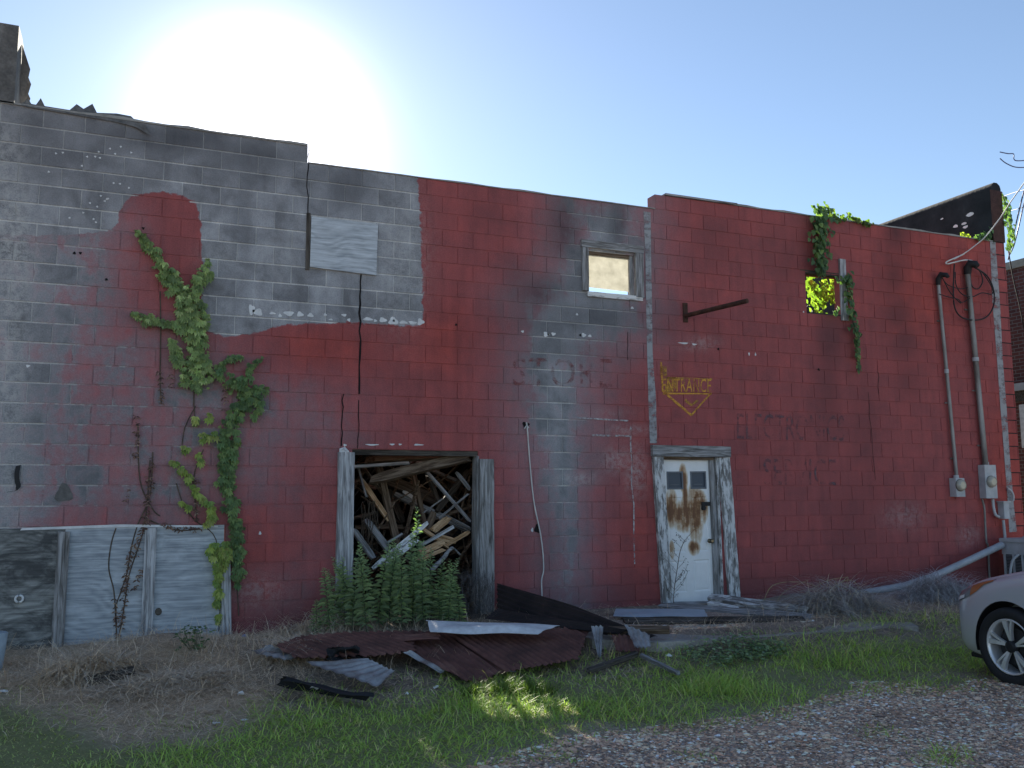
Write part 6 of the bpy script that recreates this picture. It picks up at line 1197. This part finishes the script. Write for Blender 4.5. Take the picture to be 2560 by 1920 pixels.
if hasattr(bme, 'set_sharp_from_angle'): bme.set_sharp_from_angle(angle=math.radians(35))
def surf_pt(x, v):
    """point on the left flank at station x, v = 0 bottom .. 1 top along the section"""
    xsn = [s[0] for s in ST]; i = next(k_ for k_ in range(len(xsn) - 1) if xsn[k_ + 1] <= x <= xsn[k_]); f = (xsn[i] - x) / (xsn[i] - xsn[i + 1]); s = tuple(a * (1 - f) + c * f for a, c in zip(ST[i], ST[i + 1])); q = section(s); t = v * (nsec - 1); j = min(int(t), nsec - 2); g = t - j
    return Vector((x, q[j][0] * (1 - g) + q[j + 1][0] * g, q[j][1] * (1 - g) + q[j + 1][1] * g))
def patch(name, m, rows, off, parent=car, mirror=True):
    for sd in (1, -1) if mirror else (1,):
        V = []; n = len(rows[0])
        for r_ in rows: V += [surf_pt(x, v) + Vector((off * .5, off, off * .3)) for x, v in r_]
        V = [(v.x, v.y * sd, v.z) for v in V]; b = MB(); b.add(V, [(i * n + j, i * n + j + 1, (i + 1) * n + j + 1, (i + 1) * n + j) for i in range(len(rows) - 1) for j in range(n - 1)], 0, True); b.build(name, m, parent, CM)
k = NT('headlight_lens'); k.bsdf((.16, .17, .19), .06, .0, None, .9); MAT['lens'] = k.m; k = NT('amber_marker'); k.bsdf((.40, .13, .045), .15, 0, None, .6); MAT['amber'] = k.m
patch('headlight', MAT['lens'], [[(x, a + (b_ - a) * t) for t in np.linspace(0, 1, 4)] for x, a, b_ in [(.68, .44, .56), (.60, .43, .58), (.51, .43, .585), (.42, .44, .59)]], .012)
patch('lamp_strip', plain('bright_lamp_strip', (.9, .9, .92), .2), [[(x, a + (b_ - a) * t) for t in np.linspace(0, 1, 3)] for x, a, b_ in [(.66, .44, .475), (.58, .435, .47), (.50, .435, .465)]], .017)
patch('marker_light', MAT['amber'], [[(x, a + (b_ - a) * t) for t in np.linspace(0, 1, 4)] for x, a, b_ in [(.42, .44, .59), (.34, .46, .59), (.25, .51, .59), (.16, .55, .59)]], .012)
patch('lamp_brow', MAT['trim'], [[(x, a + (b_ - a) * t) for t in np.linspace(0, 1, 3)] for x, a, b_ in [(.72, .56, .60), (.58, .585, .615), (.36, .59, .615), (.14, .59, .61)]], .010)
patch('lower_grille', MAT['trim'], [[(x, a + (b_ - a) * t) for t in np.linspace(0, 1, 3)] for x, a, b_ in [(.795, .06, .34), (.78, .06, .32), (.75, .08, .24)]], .006)
patch('sill_trim', MAT['trim'], [[(x, v) for v in (.02, .10, .19)] for x in (-.42, -1.0, -1.6, -2.2)], .010)
patch('hood_seam', MAT['trim'], [[(x, v) for v in (.665, .672)] for x in (.55, .45, .25, 0, -.3, -.5)], .006)
for xx in (-.62, -1.55, -2.35):
    patch('door_seam', MAT['trim'], [[(xx, v), (xx - .008, v)] for v in np.linspace(.08, .58, 8)], .004)
patch('door_handle', MAT['car'], [[(x, v) for v in (.49, .515)] for x in (-1.30, -1.38, -1.48)], .03); patch('mirror', MAT['car'], [[(x, v) for v in (.60, .66, .70)] for x in (-.62, -.70, -.78)], .12)
b = MB(); b.box((.785, -.38, .40), (.812, .38, .50)); b.build('grille', MAT['trim'], car, CM)
# wheels
MAT['tyre'] = plain('tyre_rubber', (.022, .022, .024), .8); k = NT('machined_alloy'); k.bsdf((.75, .75, .76), .35, .5); MAT['alloy'] = k.m
def wheel_parts():
    prof = [(.235, -.09), (.245, .085), (.27, .098), (.305, .10), (.325, .085), (TR, .05), (TR, -.05), (.325, -.09), (.27, -.10)]; b = MB(); n = 48
    b.add([(r_ * math.cos(2 * math.pi * i / n), y, r_ * math.sin(2 * math.pi * i / n)) for i in range(n) for r_, y in prof], [(i * 9 + j, i * 9 + (j + 1) % 9, ((i + 1) % n) * 9 + (j + 1) % 9, ((i + 1) % n) * 9 + j) for i in range(n) for j in range(9)], 0, True); ty = b.mesh('tyre', MAT['tyre'])
    b = MB(); pr_ = [(.222, -.08), (.215, .05), (.226, .082), (.238, .086), (.240, .06)]
    b.add([(r_ * math.cos(2 * math.pi * i / n), y, r_ * math.sin(2 * math.pi * i / n)) for i in range(n) for r_, y in pr_], [(i * 5 + j, i * 5 + j + 1, ((i + 1) % n) * 5 + j + 1, ((i + 1) % n) * 5 + j) for i in range(n) for j in range(4)], 0, True); rim = b.mesh('rim', MAT['alloy'])
    b = MB()
    for s in range(5):
        a0 = 2 * math.pi * s / 5 + .28
        for da, wo, wi in ((-.17, .050, .018), (.17, .022, .014)):
            ao = a0 + da; ai = a0 + da * .55; pv = []
            for rad, a_, w_, y in ((.045, ai, wi, .060), (.14, (ao + ai) / 2, (wo + wi) / 2, .076), (.228, ao, wo, .078)):
                ca, sa = math.cos(a_), math.sin(a_); pv += [(rad * ca + sa * w_ / 2, y, rad * sa - ca * w_ / 2), (rad * ca - sa * w_ / 2, y, rad * sa + ca * w_ / 2)]
            pb = [(x, y - .03, z) for x, y, z in pv]; b.add(pv + pb, [(0, 2, 3, 1), (2, 4, 5, 3), (6, 7, 9, 8), (8, 9, 11, 10), (0, 6, 8, 2), (2, 8, 10, 4), (1, 3, 9, 7), (3, 5, 11, 9)])
    sp_ = b.mesh('spokes', MAT['alloy']); b = MB(); b.tube([(0, .03, 0), (0, .075, 0), (0, .082, 0)], [.055, .05, .03], 20); cap_ = b.mesh('centre_cap', MAT['trim'])
    b = MB(); b.tube([(0, .0, 0), (0, .012, 0)], .16, 28); disc = b.mesh('brake_disc', plain('dark_brake', (.035, .035, .038), .6, .2)); b = MB(); b.tube([(0, -.085, 0), (0, -.07, 0)], .235, 28); dk = b.mesh('wheel_back', MAT['trim']); return ty, rim, sp_, cap_, disc, dk
WPT = wheel_parts()
for xx in (0, -2.62):
    for sd in (1, -1):
        M = CM @ Matrix.Translation((xx, sd * HALF, TR)) @ (Matrix.Identity(4) if sd > 0 else Matrix.Rotation(math.pi, 4, 'Z')); w = mesh_obj('wheel', WPT[0], car, M)
        for me_ in WPT[1:]: mesh_obj(me_.name.split('.')[0], me_, w, M)
        b = MB(); n = 26; R_ = TR + .043; v = []
        for i in range(n + 1):
            t = math.pi * (-.08 + 1.16 * i / n); v += [(xx + R_ * math.cos(t), sd * .56, TR + .01 + R_ * math.sin(t)), (xx + R_ * math.cos(t), sd * .865, TR + .01 + R_ * math.sin(t))]
        b.add(v, [(2 * i, 2 * i + 1, 2 * i + 3, 2 * i + 2) for i in range(n)], 0, True); b.build('arch_liner', MAT['trim'], car, CM)
b = MB(); b.box((-3.1, -.75, .16), (.55, .75, .20)); b.build('underbody', MAT['trim'], car, CM)
